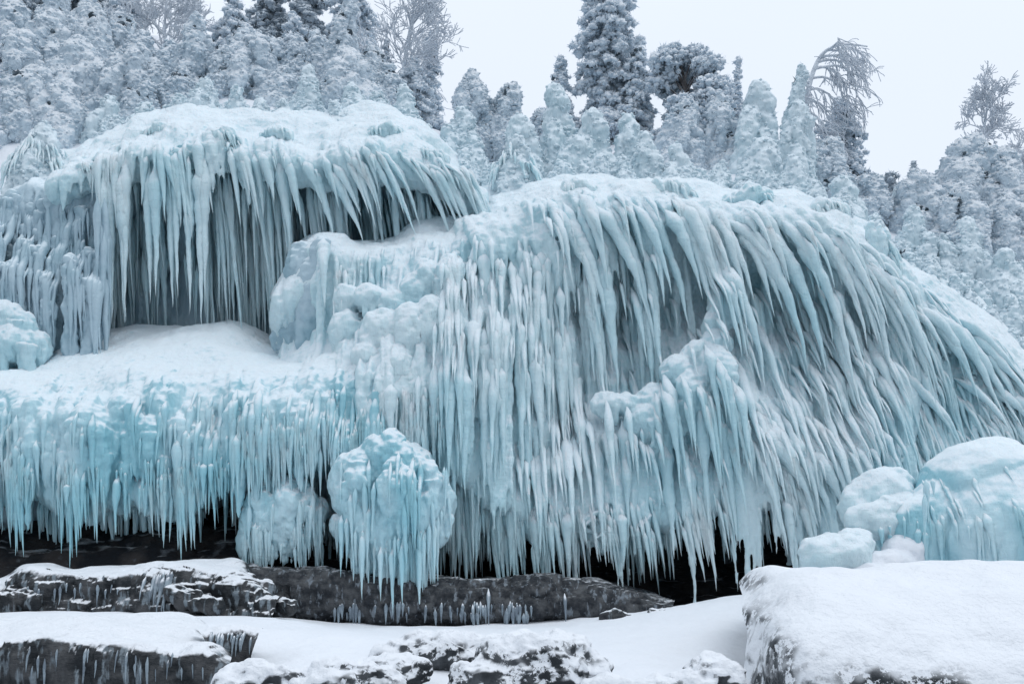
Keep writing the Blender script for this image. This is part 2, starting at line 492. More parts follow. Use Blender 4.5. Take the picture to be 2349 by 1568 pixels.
def hang(thing, specs, mat, seed=0, parts=90, small_mat=None, fmap=None, free=()):
    """specs: (p0, L, r0, lean, out, curve); `free` ones hang from deeper layers. The largest become parts of their own"""
    rng = np.random.RandomState(seed)
    al = [(q, fmap) for q in specs] + [(q, None) for q in free]
    al.sort(key=lambda w: -w[0][1] * (w[0][2] + 0.02) * (1.0 if w[1] is not None else 0.5))
    for q, fm in al[:parts]:
        V, F = icicle(*q, rng, fmap=fm)
        obj("icicle", V, [F], mat, thing)
    if len(al) > parts:
        mb = MB()
        for q, fm in al[parts:]:
            mb.add(*icicle(*q, rng, sides=6, fmap=fm))
        V, F = mb.get()
        tag(obj("small_icicles", V, F, small_mat or mat, thing), kind="stuff")

def row(pts, n, len_px, rad_px, lean=(0, 0), out=0.1, curve=0.0, seed=0, jy=8, jY=0.12, power=2.0, clump=0.0):
    """icicles along a polyline of (px, py, Y): lengths / radii in picture units at that depth"""
    rng = np.random.RandomState(seed)
    a = np.asarray(pts, float); S = []
    for k in range(n):
        for _ in range(6):
            px = rng.uniform(a[0, 0], a[-1, 0])
            dn = 0.5 + 1.1 * perlin(np.array([[px * 0.016, seed * 1.7, 0.3]]))[0] + 0.4 * perlin(np.array([[px * 0.05, seed * 0.7, 0.8]]))[0]
            if rng.rand() < dn: break
        py = np.interp(px, a[:, 0], a[:, 1]) + rng.uniform(-jy, jy)
        Y = np.interp(px, a[:, 0], a[:, 2]) + rng.uniform(-jY, jY)
        u = np.clip(rng.rand() ** power * (0.55 + 0.9 * np.clip(dn, 0, 1)), 0, 1.15)
        if clump: u = np.clip(u * (0.5 + clump * (0.5 + perlin(np.array([[px * 0.02, seed, 0.5]]))[0])), 0, 1)
        L = (len_px[0] + (len_px[1] - len_px[0]) * u) * K * Y
        r = (rad_px[0] + (rad_px[1] - rad_px[0]) * (0.65 * u + 0.35 * rng.rand())) * K * Y
        f = (px - a[0, 0]) / (a[-1, 0] - a[0, 0])
        ln = lean[0] + (lean[1] - lean[0]) * f + rng.uniform(-0.05, 0.08)
        S.append((P(px, py, Y), L, r, ln, out * rng.uniform(0.3, 1.3), curve * rng.uniform(0.6, 1.3)))
    return S

def one(px, py, tip_x, tip_y, rad_px, Y, out=0.15, curve=0.4):
    L = (tip_y - py) * K * Y
    return (P(px, py, Y), L, rad_px * K * Y, (tip_x - px) / max(1.0, tip_y - py), out, curve)

def fuse(parent, L, specs, t1, cut, mat, fmap, voxel=0.027, seed=0, thick=0.32, names=("snow_cap", "ice_face"), embed=-0.3):
    """melt the lofted ice and a crowd of ribs running down it into one skin, then part it into snow cap and ice face"""
    G, N, t, flip = L
    i1 = np.argmin(np.abs(t - t1)); G, N = G[:i1 + 1], N[:i1 + 1]; nv, nu = G.shape[:2]
    i = np.arange(nv * nu).reshape(nv, nu); o = nv * nu
    F = grid_faces(nv, nu, flip)
    ring = np.concatenate([i[0, :-1], i[:-1, -1], i[-1, :0:-1], i[:0:-1, 0]]); nx = np.roll(ring, -1)
    side = np.stack([ring, ring + o, nx + o, nx], -1)
    mb = MB(); mb.add(np.concatenate([G.reshape(-1, 3), (G - N * thick).reshape(-1, 3)]), np.concatenate([F, F[:, ::-1] + o, side if flip else side[:, ::-1]]))
    rng = np.random.RandomState(seed)
    for q in specs:
        mb.add(*icicle(*q, rng, sides=8, fmap=fmap, embed=embed, bead=0.24, blunt=0.7, wobble=0.55))
    V, NN, FF = remesh(*mb.get(), voxel)
    V = V + NN * (0.018 * fbm(V * [6, 6, 2.5] + seed, 3) + 0.010 * fbm(V * [14, 14, 9], 2))[:, None]
    T = np.full(fmap.A.shape, 99.0); gi = fmap.idx(G[..., 0].ravel(), G[..., 2].ravel()); np.minimum.at(T, gi, np.repeat(t[:i1 + 1], nu))
    up = NN[:, 2]; fmap.add(V)
    cap = (T[fmap.idx(V[:, 0], V[:, 2])] < cut) & (up > -0.2)
    for nm, want in zip(names, (True, False)):
        fs = []
        used = np.zeros(len(V), bool)
        for f in FF:
            m = cap[f].all(1) == want
            fs.append(f[m]); used[f[m].ravel()] = True
        mp = np.cumsum(used) - 1
        obj(nm, V[used], [mp[f] for f in fs if len(f)], MAT[mat], parent, normals=None)

RIB = ((0.62, 5.0, 0.32), (0.27, 8.0, 0.20), (0.11, 10.0, 0.09))
RIB_FINE = ((0.40, 7.0, 0.22), (0.18, 9.0, 0.15), (0.09, 12.0, 0.07))

#@SPLIT setting
# ------------------------------------------------------------------ the setting: lake ice, snow ground, hillside, dark cliff
def sheet(name, curves, mat, res, soft=0.05, seed=0, kind="structure", **kw):
    G, N, t, fl = loft(curves, res, soft=soft, seed=seed, **kw)
    return tag(obj(name, G.reshape(-1, 3), [grid_faces(G.shape[0], G.shape[1], fl)], mat), kind=kind)

def flat_grid(x0, x1, y0, y1, n, m, fz):
    X, Yy = np.meshgrid(np.linspace(x0, x1, n), np.linspace(y0, y1, m))
    Z = fz(X, Yy)
    return np.stack([X, Yy, Z], -1)

def lake_z(X, Y):
    q = np.stack([X, Y, 0 * X], -1).reshape(-1, 3)
    return (0.05 * fbm(q * 0.3, 3)).reshape(X.shape) - 0.15
G = flat_grid(-90, 90, -60, 12, 160, 90, lake_z)
tag(obj("lake_ice", G.reshape(-1, 3), [grid_faces(G.shape[0], G.shape[1], False)], MAT["lake"]), kind="structure")

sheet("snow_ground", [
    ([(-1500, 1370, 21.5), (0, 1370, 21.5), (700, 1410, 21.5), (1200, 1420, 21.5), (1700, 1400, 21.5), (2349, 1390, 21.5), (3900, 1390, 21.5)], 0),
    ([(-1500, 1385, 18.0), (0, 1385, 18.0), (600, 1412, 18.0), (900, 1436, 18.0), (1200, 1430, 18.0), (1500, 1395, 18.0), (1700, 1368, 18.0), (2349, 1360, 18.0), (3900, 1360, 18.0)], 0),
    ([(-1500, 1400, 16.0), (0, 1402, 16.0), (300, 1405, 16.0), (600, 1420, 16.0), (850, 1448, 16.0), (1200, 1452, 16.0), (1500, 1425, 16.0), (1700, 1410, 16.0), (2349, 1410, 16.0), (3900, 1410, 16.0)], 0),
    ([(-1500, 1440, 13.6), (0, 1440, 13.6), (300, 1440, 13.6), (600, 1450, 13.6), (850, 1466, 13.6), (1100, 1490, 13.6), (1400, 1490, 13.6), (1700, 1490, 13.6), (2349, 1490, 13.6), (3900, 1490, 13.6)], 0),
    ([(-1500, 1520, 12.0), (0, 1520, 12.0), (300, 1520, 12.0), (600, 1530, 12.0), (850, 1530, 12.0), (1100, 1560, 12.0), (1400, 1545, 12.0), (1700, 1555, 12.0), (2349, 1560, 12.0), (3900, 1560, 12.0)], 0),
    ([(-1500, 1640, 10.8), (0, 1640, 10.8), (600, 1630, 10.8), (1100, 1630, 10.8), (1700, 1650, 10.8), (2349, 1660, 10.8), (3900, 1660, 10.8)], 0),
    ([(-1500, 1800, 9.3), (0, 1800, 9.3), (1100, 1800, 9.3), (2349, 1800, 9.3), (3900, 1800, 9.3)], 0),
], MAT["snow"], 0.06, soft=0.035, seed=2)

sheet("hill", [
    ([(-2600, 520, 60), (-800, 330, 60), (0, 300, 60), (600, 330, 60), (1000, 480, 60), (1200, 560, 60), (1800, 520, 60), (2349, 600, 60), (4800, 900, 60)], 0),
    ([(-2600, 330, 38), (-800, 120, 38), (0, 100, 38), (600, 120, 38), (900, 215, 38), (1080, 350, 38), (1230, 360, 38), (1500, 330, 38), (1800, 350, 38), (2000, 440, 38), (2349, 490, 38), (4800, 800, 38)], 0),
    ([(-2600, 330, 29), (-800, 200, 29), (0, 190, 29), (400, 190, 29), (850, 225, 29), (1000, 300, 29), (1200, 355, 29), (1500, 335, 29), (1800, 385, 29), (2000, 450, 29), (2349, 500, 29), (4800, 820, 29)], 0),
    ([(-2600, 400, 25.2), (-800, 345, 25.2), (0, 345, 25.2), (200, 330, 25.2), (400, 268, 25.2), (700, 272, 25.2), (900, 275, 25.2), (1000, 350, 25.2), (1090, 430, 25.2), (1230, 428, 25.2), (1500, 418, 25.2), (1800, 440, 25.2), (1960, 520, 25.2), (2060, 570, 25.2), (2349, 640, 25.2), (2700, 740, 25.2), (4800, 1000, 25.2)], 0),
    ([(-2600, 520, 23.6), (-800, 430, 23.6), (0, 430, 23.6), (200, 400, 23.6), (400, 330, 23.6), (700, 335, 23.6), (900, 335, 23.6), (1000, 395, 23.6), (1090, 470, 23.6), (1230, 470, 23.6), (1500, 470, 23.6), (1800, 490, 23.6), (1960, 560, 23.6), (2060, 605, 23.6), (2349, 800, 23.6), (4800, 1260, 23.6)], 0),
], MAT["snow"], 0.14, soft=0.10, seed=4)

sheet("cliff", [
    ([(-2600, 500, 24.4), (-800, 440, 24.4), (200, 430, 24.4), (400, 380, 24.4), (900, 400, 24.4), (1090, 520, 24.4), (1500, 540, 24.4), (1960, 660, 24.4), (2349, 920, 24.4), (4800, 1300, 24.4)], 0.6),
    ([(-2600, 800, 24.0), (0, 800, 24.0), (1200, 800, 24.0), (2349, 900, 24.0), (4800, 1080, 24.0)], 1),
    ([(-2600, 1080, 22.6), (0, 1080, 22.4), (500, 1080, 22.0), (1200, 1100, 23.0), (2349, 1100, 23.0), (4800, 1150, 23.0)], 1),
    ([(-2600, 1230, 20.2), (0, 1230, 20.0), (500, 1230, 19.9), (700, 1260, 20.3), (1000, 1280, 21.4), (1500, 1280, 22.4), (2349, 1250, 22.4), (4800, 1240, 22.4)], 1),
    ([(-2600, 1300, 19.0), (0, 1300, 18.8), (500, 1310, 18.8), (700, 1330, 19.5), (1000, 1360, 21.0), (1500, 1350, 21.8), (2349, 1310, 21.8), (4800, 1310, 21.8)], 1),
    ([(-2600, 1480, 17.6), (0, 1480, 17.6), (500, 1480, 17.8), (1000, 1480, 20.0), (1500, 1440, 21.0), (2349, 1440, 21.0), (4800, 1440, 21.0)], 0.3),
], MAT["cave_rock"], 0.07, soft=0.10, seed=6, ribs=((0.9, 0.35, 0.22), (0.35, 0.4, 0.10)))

#@SPLIT ice
# ------------------------------------------------------------------ ice formations
def off(pts, dpx=0, dpy=0, Y=None):
    return [(p[0] + dpx, p[1] + dpy, p[2] if Y is None else Y) for p in pts]
def at(pts, Y): return [(p[0], p[1], Y) for p in pts]

# --- upper left overhang with its recess
A_CREST = at([(110, 352), (170, 335), (240, 303), (330, 260), (400, 246), (600, 252), (700, 262), (770, 262), (850, 245), (900, 246), (950, 272), (1010, 338), (1060, 385), (1105, 425)], 24.2)
A_LIP = at([(110, 420), (170, 392), (250, 372), (340, 345), (430, 335), (480, 318), (560, 345), (640, 352), (740, 365), (800, 345), (870, 345), (940, 368), (1020, 388), (1105, 440)], 21.9)
a = empty("ice_overhang", P(600, 780, 22.6), "snow-topped ice overhang at upper left with long icicles over a dark recess", "ice overhang")
LA = loft([
    (off(A_CREST, 0, 20, 25.6), 0), (A_CREST, 0.15), (off(A_CREST, 0, 42, 23.0), 0.5), (A_LIP, 0.9),
    (off(A_LIP, 0, 26, 21.8), 1.0, 0.12), (off(A_LIP, 0, 46, 22.2), 1.0, 0.15), (off(A_LIP, 0, 58, 23.0), 0.8),
    (at([(110, 640), (500, 620), (700, 600), (900, 500), (1105, 500)], 23.7), 0.9),
    (at([(110, 830), (500, 830), (700, 820), (900, 580), (1105, 545)], 23.5), 0.6)],
    0.028, RIB_FINE, lean=0.05, soft=0.13, seed=11, curl=(0.4, 0.3))
FA = FrontMap(LA[0])
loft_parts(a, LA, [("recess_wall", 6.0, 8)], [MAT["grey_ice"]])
RID = row([(130, 385, 22.4), (340, 325, 22.2), (760, 345, 22.2), (1090, 410, 22.6)], 120, (35, 130), (4, 13), (-0.1, 0.6), 0.05, 0.4, 20, 30, 0.1, 1.2)
fuse(a, LA, RID, 6.0, 2.4, "ice", FA, seed=12)
S = [one(px, py, px + dx, tip, r, Y, 0.12, 0.3) for px, py, dx, tip, r, Y in [
    (252, 395, 6, 757, 12, 21.9), (272, 390, 8, 752, 15, 22.1), (300, 385, 4, 750, 17, 22.0), (318, 375, 2, 755, 13, 22.3), (345, 380, 8, 700, 15, 21.7),
    (368, 370, 6, 690, 14, 21.8), (388, 375, 8, 705, 15, 21.6), (408, 365, 10, 690, 12, 21.8), (430, 360, 6, 720, 16, 21.6), (452, 350, 8, 748, 17, 21.5),
    (470, 350, 6, 690, 15, 21.7), (440, 300, 16, 480, 15, 21.3), (362, 335, 40, 455, 13, 21.3), (395, 340, 16, 520, 14, 21.4), (330, 350, -6, 470, 10, 21.4),
    (575, 340, 26, 495, 14, 21.5), (600, 350, 34, 470, 13, 21.6), (630, 355, 30, 560, 17, 21.4), (560, 350, 10, 450, 9, 21.4), (655, 355, 40, 520, 12, 21.6),
    (690, 360, 50, 470, 13, 21.4), (705, 370, 58, 545, 14, 21.3), (740, 370, 90, 548, 14, 21.1), (760, 370, 70, 500, 12, 21.4), (800, 355, 62, 455, 11, 21.4),
    (840, 345, 66, 470, 12, 21.4), (870, 350, 70, 445, 10, 21.5), (915, 355, 60, 430, 8, 21.7), (950, 372, 62, 440, 7, 21.8), (980, 380, 55, 430, 6, 21.8), (1015, 388, 50, 432, 6, 22.0)]]
S += row([(215, 375, 21.8), (340, 350, 21.7), (480, 335, 21.6), (760, 372, 21.6), (940, 370, 21.8), (1080, 420, 22.2)], 95, (25, 170), (2.5, 11), (0.02, 0.5), 0.15, 0.3, 21, 22, 0.25, 1.6)
SB = row([(240, 400, 22.5), (480, 395, 22.5), (700, 420, 22.5), (1000, 425, 22.6)], 170, (60, 340), (2.5, 10), (0.02, 0.12), 0.02, 0.1, 22, 25, 0.35)
SB += row([(250, 520, 23.3), (480, 480, 23.35), (700, 470, 23.35), (900, 440, 23.3)], 200, (90, 300), (3, 10), (0.0, 0.05), 0.02, 0.1, 27, 60, 0.15)
SB += row([(470, 400, 22.7), (780, 410, 22.7)], 90, (120, 330), (3, 10), (0.0, 0.12), 0.02, 0.1, 26, 30, 0.3)
SB += row([(480, 450, 23.1), (680, 450, 23.1), (860, 440, 23.1), (1040, 450, 23.1)], 340, (30, 150), (2, 6), (-0.05, 0.25), 0.02, 0.1, 23, 45, 0.4)
SB += row([(240, 520, 23.2), (660, 560, 23.2)], 130, (70, 230), (3, 9), (0, 0.02), 0.02, 0.1, 24, 70, 0.3)
hang(a, S, MAT["ice"], 25, 95, MAT["ice"], FA, SB)

# --- small snow eaves and tents of ice that shelter short icicles
def eave(name, label, px, py, Y, hw, hh, n, seed, cat="ice hood", group=None, mat="ice", fan=0.5, apex=0.0, open_=0.9):
    """two drooping ridges from an apex, a crusted back between them, icicles fanning beneath"""
    rng = np.random.RandomState(seed); s = K * Y
    o = empty(name, P(px, py + hh, Y), label, cat, group); mb = MB()
    arm = lambda sg, t: (px + apex * hw + sg * hw * t ** 0.85 * (1 - sg * apex), py + hh * t ** 1.35)
    for sg in (-1, 1):
        for k in range(3):
            t = np.linspace(0, 1, 9); x, z = arm(sg, t); g = 0.35 * k
            capsule(mb, P(x * (1 - 0.04 * k) + px * 0.04 * k, z + g * 8, Y - 0.5 + g + 0.2 * t) + rng.normal(0, 0.02, (9, 3)), (0.10 + 0.05 * t) * hw * s * rng.uniform(0.8, 1.1) + 0.03, 8)
    for k in range(7):
        ball(mb, P(px + apex * hw + rng.uniform(-0.5, 0.5) * hw, py + hh * rng.uniform(0.35, 0.95), Y - 0.05), (0.42 * hw * s, 0.22, 0.36 * hh * s))
    ball(mb, P(px + apex * hw, py, Y - 0.3), np.array([0.12, 0.3, 0.2]) * hw * s + 0.03)
    V, N, F = remesh(*mb.get(), 0.032)
    V = V + N * (0.05 * fbm(V * 3.5 + seed, 3) + 0.02 * fbm(V * 10, 2))[:, None]
    obj("ice_shell", V, F, MAT[mat], o)
    S = []
    for k in range(n):
        t = rng.uniform(0.02, 0.85); sg = rng.choice([-1, 1]); x, z = arm(sg, t)
        L = (py + hh * open_ - z) * s * rng.uniform(0.45, 1.1)
        if L < 0.05: continue
        S.append((P(x - sg * 2, z - 2, Y - 0.45 + rng.uniform(0, 0.35)), L, rng.uniform(2.5, 6.5) * s, sg * fan * t + rng.uniform(-.05, .1), 0.02, 0.1))
    hang(o, S, MAT[mat], seed + 1, 20)
    return o

#@SPLIT ice2
# --- far left wall of fused columns
b = empty("ice_column_wall", P(100, 800, 22), "wall of fused grey ice columns at the left edge above the blue ledge", "ice columns")
LB = loft([
    (at([(-500, 420, 0), (0, 425, 0), (120, 400, 0), (262, 430, 0)], 24), 0), (at([(-500, 440, 0), (0, 450, 0), (60, 436, 0), (120, 418, 0), (190, 425, 0), (262, 470, 0)], 22.6), 0.3),
    (at([(-500, 480, 0), (0, 490, 0), (60, 470, 0), (120, 450, 0), (200, 460, 0), (262, 500, 0)], 22.15), 0.7), (at([(-500, 620, 0), (0, 620, 0), (262, 620, 0)], 22.1), 1.0),
    (at([(-500, 830, 0), (0, 830, 0), (262, 830, 0)], 22.1), 1.0)],
    0.028, ((0.5, 2.6, 0.30), (0.22, 4.0, 0.16), (0.10, 4.0, 0.05)), soft=0.14, seed=31)
loft_parts(b, LB, [("snow_cap", 0, 1.3), ("column_face", 1.3, 4)], [MAT["ice"], MAT["grey_ice"]])
def column(parent, px, top, bot, rpx, Y, seed, mat, name="column", lumps=3):
    rng = np.random.RandomState(seed); s = K * Y; mb = MB()
    n = 9
    t = np.linspace(0, 1, n); xs = px + rng.normal(0, rpx * 0.12, n).cumsum() * 0.5
    r = rpx * s * (0.8 + 0.25 * t + rng.uniform(-0.12, 0.12, n)); r[0] *= 0.75
    capsule(mb, P(xs, top + (bot - top) * t, np.full(n, Y)), r, 12)
    ball(mb, P(px, top + rpx * 0.3, Y), np.array([0.95, 0.9, 0.8]) * rpx * s)
    for k in range(lumps):
        q = rng.uniform(-1, 1); y = top + (bot - top) * rng.uniform(0.0, 0.4)
        e = rng.uniform(0.35, 0.6) * rpx
        m = 6; tt = np.linspace(0, 1, m)
        capsule(mb, P(np.full(m, px + q * rpx), y + (bot - y) * tt * rng.uniform(0.5, 1), np.full(m, Y - 0.6 * rpx * s)), e * s * (1 - 0.55 * tt) , 8)
        ball(mb, P(px + q * rpx, y, Y - 0.6 * rpx * s), e * s)
    V, N, F = remesh(*mb.get(), 0.032)
    V = V + N * (0.06 * fbm(V * [5, 5, 3.5] + seed, 3) + 0.025 * fbm(V * [11, 11, 9] + seed, 2))[:, None]
    return obj(name, V, F, MAT[mat], parent)
FB = FrontMap(LB[0])
rngb = np.random.RandomState(39)
for i in range(26):
    px = rngb.uniform(-70, 250); tier = rngb.choice([0, 1, 2], p=[.35, .35, .3]); Y = (21.9, 21.5, 21.2)[tier] + rngb.uniform(-.1, .1)
    top = (rngb.uniform(430, 500), rngb.uniform(500, 600), rngb.uniform(590, 680))[tier]
    o_ = column(b, px, top, 830, rngb.uniform(13, 26), Y, 40 + i, "grey_ice", lumps=5)
    FB.add(np.array([v.co for v in o_.data.vertices]) + np.array(b.location))
LEFT_MOUND = [(-40, 745, 50, 50, 21.0), (10, 735, 46, 48, 20.9), (50, 760, 34, 48, 20.9), (20, 790, 60, 50, 20.8), (-30, 800, 60, 50, 20.8), (85, 800, 30, 40, 20.9), (0, 715, 30, 24, 21.0)]
S = row([(-60, 520, 21.4), (255, 540, 21.3)], 150, (60, 260), (3, 12), (0, 0.02), 0.04, 0.1, 57, 90, 0.2)
hang(b, S, MAT["grey_ice"], 58, 60, None, FB)

# --- left ledge of blue ice
c = empty("ice_ledge", P(400, 1180, 20), "long ledge of blue ice under smooth snow along the left, fringed with icicles", "ice ledge")
LC = loft([
    (at([(-600, 810, 0), (0, 800, 0), (80, 794, 0), (130, 768, 0), (200, 757, 0), (300, 752, 0), (430, 746, 0), (530, 742, 0), (620, 776, 0), (680, 797, 0), (760, 785, 0), (900, 805, 0)], 22.9), 0),
    (at([(-600, 812, 0), (0, 806, 0), (80, 802, 0), (130, 776, 0), (300, 762, 0), (430, 756, 0), (530, 754, 0), (620, 786, 0), (680, 804, 0), (760, 792, 0), (900, 812, 0)], 22.0), 0.05),
    (at([(-600, 850, 0), (0, 850, 0), (150, 860, 0), (300, 835, 0), (500, 825, 0), (700, 832, 0), (800, 815, 0), (900, 830, 0)], 20.2), 0.15),
    (at([(-600, 890, 0), (0, 885, 0), (150, 915, 0), (300, 880, 0), (500, 880, 0), (700, 870, 0), (800, 850, 0), (900, 850, 0)], 19.45), 0.5),
    (at([(-600, 960, 0), (0, 960, 0), (300, 960, 0), (900, 920, 0)], 19.1), 1.0),
    (at([(-600, 1080, 0), (0, 1060, 0), (100, 1085, 0), (250, 1115, 0), (330, 1100, 0), (430, 1105, 0), (520, 1070, 0), (650, 1010, 0), (900, 985, 0)], 18.95), 1.1, 0.35),
    (at([(-600, 1085, 0), (0, 1070, 0), (100, 1095, 0), (250, 1120, 0), (330, 1110, 0), (430, 1112, 0), (520, 1080, 0), (650, 1030, 0), (900, 1000, 0)], 19.5), 0.8, 0.3),
    (at([(-600, 1180, 0), (0, 1180, 0), (300, 1160, 0), (520, 1120, 0), (700, 1100, 0), (900, 1090, 0)], 20.4), 0.8, 0.2),
    (at([(-600, 1190, 0), (0, 1190, 0), (300, 1180, 0), (520, 1140, 0), (900, 1140, 0)], 21.6), 0.4)],
    0.027, ((0.75, 2.2, 0.46), (0.32, 3.0, 0.24), (0.13, 4.0, 0.07)), soft=0.07, seed=61, curl=(0, 0.6))
FC = FrontMap(LC[0])
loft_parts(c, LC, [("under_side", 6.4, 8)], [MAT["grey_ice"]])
RID = row([(-150, 930, 19.2), (880, 890, 19.2)], 95, (80, 230), (8, 30), (0, 0), 0.04, 0.2, 60, 60, 0.1, 1.3) + row([(-150, 1030, 19.0), (880, 970, 19.1)], 100, (50, 150), (5, 18), (0, 0), 0.03, 0.1, 59, 40, 0.1, 1.3)
fuse(c, LC, RID, 6.4, 2.6, "blue_ice", FC, seed=64, embed=-0.05)
EDGE = [(-150, 1060, 18.95), (0, 1055, 18.95), (100, 1085, 18.95), (250, 1110, 18.95), (330, 1095, 18.95), (430, 1095, 18.95), (520, 1065, 18.95), (650, 1005, 19), (880, 980, 19.1)]
S = row(EDGE, 420, (30, 140), (2.0, 7), (0.0, 0.02), 0.03, 0.1, 62, 45, 0.22)
S += row([(-100, 960, 18.9), (880, 930, 19.0)], 90, (60, 190), (3, 12), (0, 0.0), 0.04, 0.1, 63, 60, 0.1)
S += row([(540, 960, 18.95), (880, 950, 19.0)], 60, (60, 210), (3, 8), (0, 0.0), 0.04, 0.1, 67, 40, 0.2)
SB = row([(-100, 1130, 19.9), (330, 1120, 19.9), (520, 1080, 19.9)], 260, (60, 190), (2.5, 9), (-0.03, 0.02), 0.02, 0.1, 64, 35, 0.4)
SB += row([(560, 1000, 19.7), (1000, 990, 19.7)], 110, (50, 190), (3, 8), (0.0, 0.02), 0.02, 0.1, 65, 45, 0.3)
S += [one(175, 1110, 178, 1165, 9, 18.8), one(300, 1090, 302, 1225, 10, 19.3), one(475, 1060, 478, 1150, 10, 18.85), one(490, 1060, 494, 1130, 8, 18.8)]
hang(c, S, MAT["blue_ice"], 66, 95, None, FC, SB)

#@SPLIT ice3
# --- middle cascade
d = empty("frozen_cascade", P(960, 1030, 20), "middle frozen cascade with a smooth snow saddle and lumpy stepped ice below it", "frozen cascade", "frozen cascades of the cliff")
LD = loft([
    (at([(630, 640, 0), (690, 545, 0), (830, 552, 0), (900, 545, 0), (950, 518, 0), (1050, 503, 0), (1170, 488, 0), (1240, 503, 0), (1330, 540, 0)], 23.2), 0),
    (at([(630, 650, 0), (690, 550, 0), (830, 556, 0), (900, 548, 0), (950, 523, 0), (1050, 507, 0), (1170, 493, 0), (1240, 508, 0), (1330, 545, 0)], 22.2), 0.05),
    (at([(630, 690, 0), (690, 575, 0), (830, 580, 0), (950, 560, 0), (1080, 545, 0), (1200, 530, 0), (1330, 580, 0)], 21.1), 0.3),
    (at([(630, 720, 0), (700, 670, 0), (830, 640, 0), (950, 620, 0), (1080, 610, 0), (1200, 600, 0), (1330, 640, 0)], 20.75), 0.9),
    ([(625, 790, 21.3), (720, 760, 20.9), (800, 740, 20.5), (900, 720, 20.2), (1000, 700, 20.0), (1100, 700, 20.1), (1200, 710, 20.5), (1330, 720, 21.2)], 1.0),
    ([(620, 860, 21.0), (760, 830, 20.0), (860, 820, 19.5), (1000, 820, 19.4), (1100, 820, 19.6), (1200, 830, 20.1), (1330, 840, 21.0)], 1.0),
    ([(620, 930, 19.4), (800, 920, 19.2), (900, 930, 19.1), (1000, 920, 19.15), (1100, 930, 19.4), (1200, 960, 19.9), (1330, 980, 20.8)], 1.0, 0.2),
    ([(620, 1000, 19.3), (800, 985, 19.1), (900, 980, 19.05), (1000, 970, 19.1), (1100, 1050, 19.3), (1200, 1120, 19.6), (1330, 1150, 20.4)], 1.0, 0.6),
    ([(620, 1010, 19.8), (800, 1000, 19.6), (900, 1000, 19.6), (1000, 990, 19.6), (1100, 1065, 19.8), (1200, 1140, 20.0), (1330, 1170, 20.8)], 0.8, 0.5),
    (at([(620, 1140, 0), (800, 1140, 0), (1000, 1160, 0), (1330, 1230, 0)], 21), 0.5)],
    0.027, RIB, soft=0.10, seed=71, curl=(0.5, 0))
FM = FrontMap(LD[0])
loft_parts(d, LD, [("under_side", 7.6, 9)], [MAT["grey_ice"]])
RID = row([(720, 590, 20.9), (1310, 590, 20.9)], 80, (120, 420), (3.5, 11), (0, 0.05), 0.06, 0.2, 701, 50, 0.1, 1.3) + row([(980, 720, 20.0), (1310, 740, 20.4)], 60, (140, 420), (4, 14), (0, 0.05), 0.08, 0.2, 702, 80, 0.1, 1.3)
RID += row([(640, 850, 19.6), (1310, 890, 19.9)], 80, (100, 300), (3.5, 13), (0, 0.05), 0.05, 0.2, 703, 60, 0.1, 1.3)
fuse(d, LD, RID, 7.6, 1.9, "ice", FM, seed=72)
FM_NONE = None
def lobes(parent, name, pts, mat, seed, voxel=0.034, drip=2):
    """fused rounded lobes of ice with short drips: pts = (px, py, rx, ry, Y)"""
    rng = np.random.RandomState(seed); mb = MB()
    for px, py, rx, ry, Y in pts:
        s = K * Y
        ball(mb, P(px, py, Y), (rx * s, 0.5 * (rx + min(rx, ry)) * s, ry * s))
        for k in range(drip):
            q = px + rng.uniform(-0.8, 0.8) * rx; L = rng.uniform(0.8, 1.9) * ry; m = 7; tt = np.linspace(0, 1, m)
            capsule(mb, P(q + 0 * tt, py + L * tt, Y - 0.6 * rx * s + 0 * tt), rng.uniform(0.16, 0.32) * rx * s * (1 - 0.75 * tt), 8)
    V, N, F = remesh(*mb.get(), voxel)
    V = V + N * (0.06 * fbm(V * [3, 3, 1.8] + seed, 3) + 0.07 * (cells(V[:, 0] / 0.15 + 0.2 * V[:, 1], V[:, 2] / 0.5, seed) - 0.4) * np.clip(1.2 - 1.5 * N[:, 2], 0, 1) + 0.03 * fbm(V * [9, 9, 7] + seed, 2))[:, None]
    if FM is not None: FM.add(V)
    return obj(name, V, F, MAT[mat], parent)
FM_D, FM = FM, None
lobes(b, "ice_mound", LEFT_MOUND, "ice", 76, 0.03, 4)
FM = FM_D
lobes(d, "ice_shelf", [(800, 690, 34, 40, 20.2), (850, 685, 40, 36, 20.0), (905, 700, 38, 36, 19.9), (950, 670, 34, 45, 19.9), (985, 640, 36, 45, 20.0), (1030, 640, 32, 60, 19.9),
                       (880, 770, 50, 60, 19.6), (940, 770, 46, 80, 19.5), (990, 760, 44, 90, 19.5), (1040, 760, 34, 90, 19.6), (840, 820, 36, 40, 19.4), (910, 860, 40, 70, 19.2),
                       (800, 760, 40, 50, 20.0), (1000, 880, 30, 70, 19.3)], "ice", 73, drip=3)
lobes(d, "ice_pillar", [(690, 640, 36, 90, 21.2), (720, 700, 44, 110, 21.0), (680, 740, 40, 60, 21.2), (650, 770, 26, 40, 21.4), (740, 600, 26, 60, 20.9)], "grey_ice", 74, drip=3)
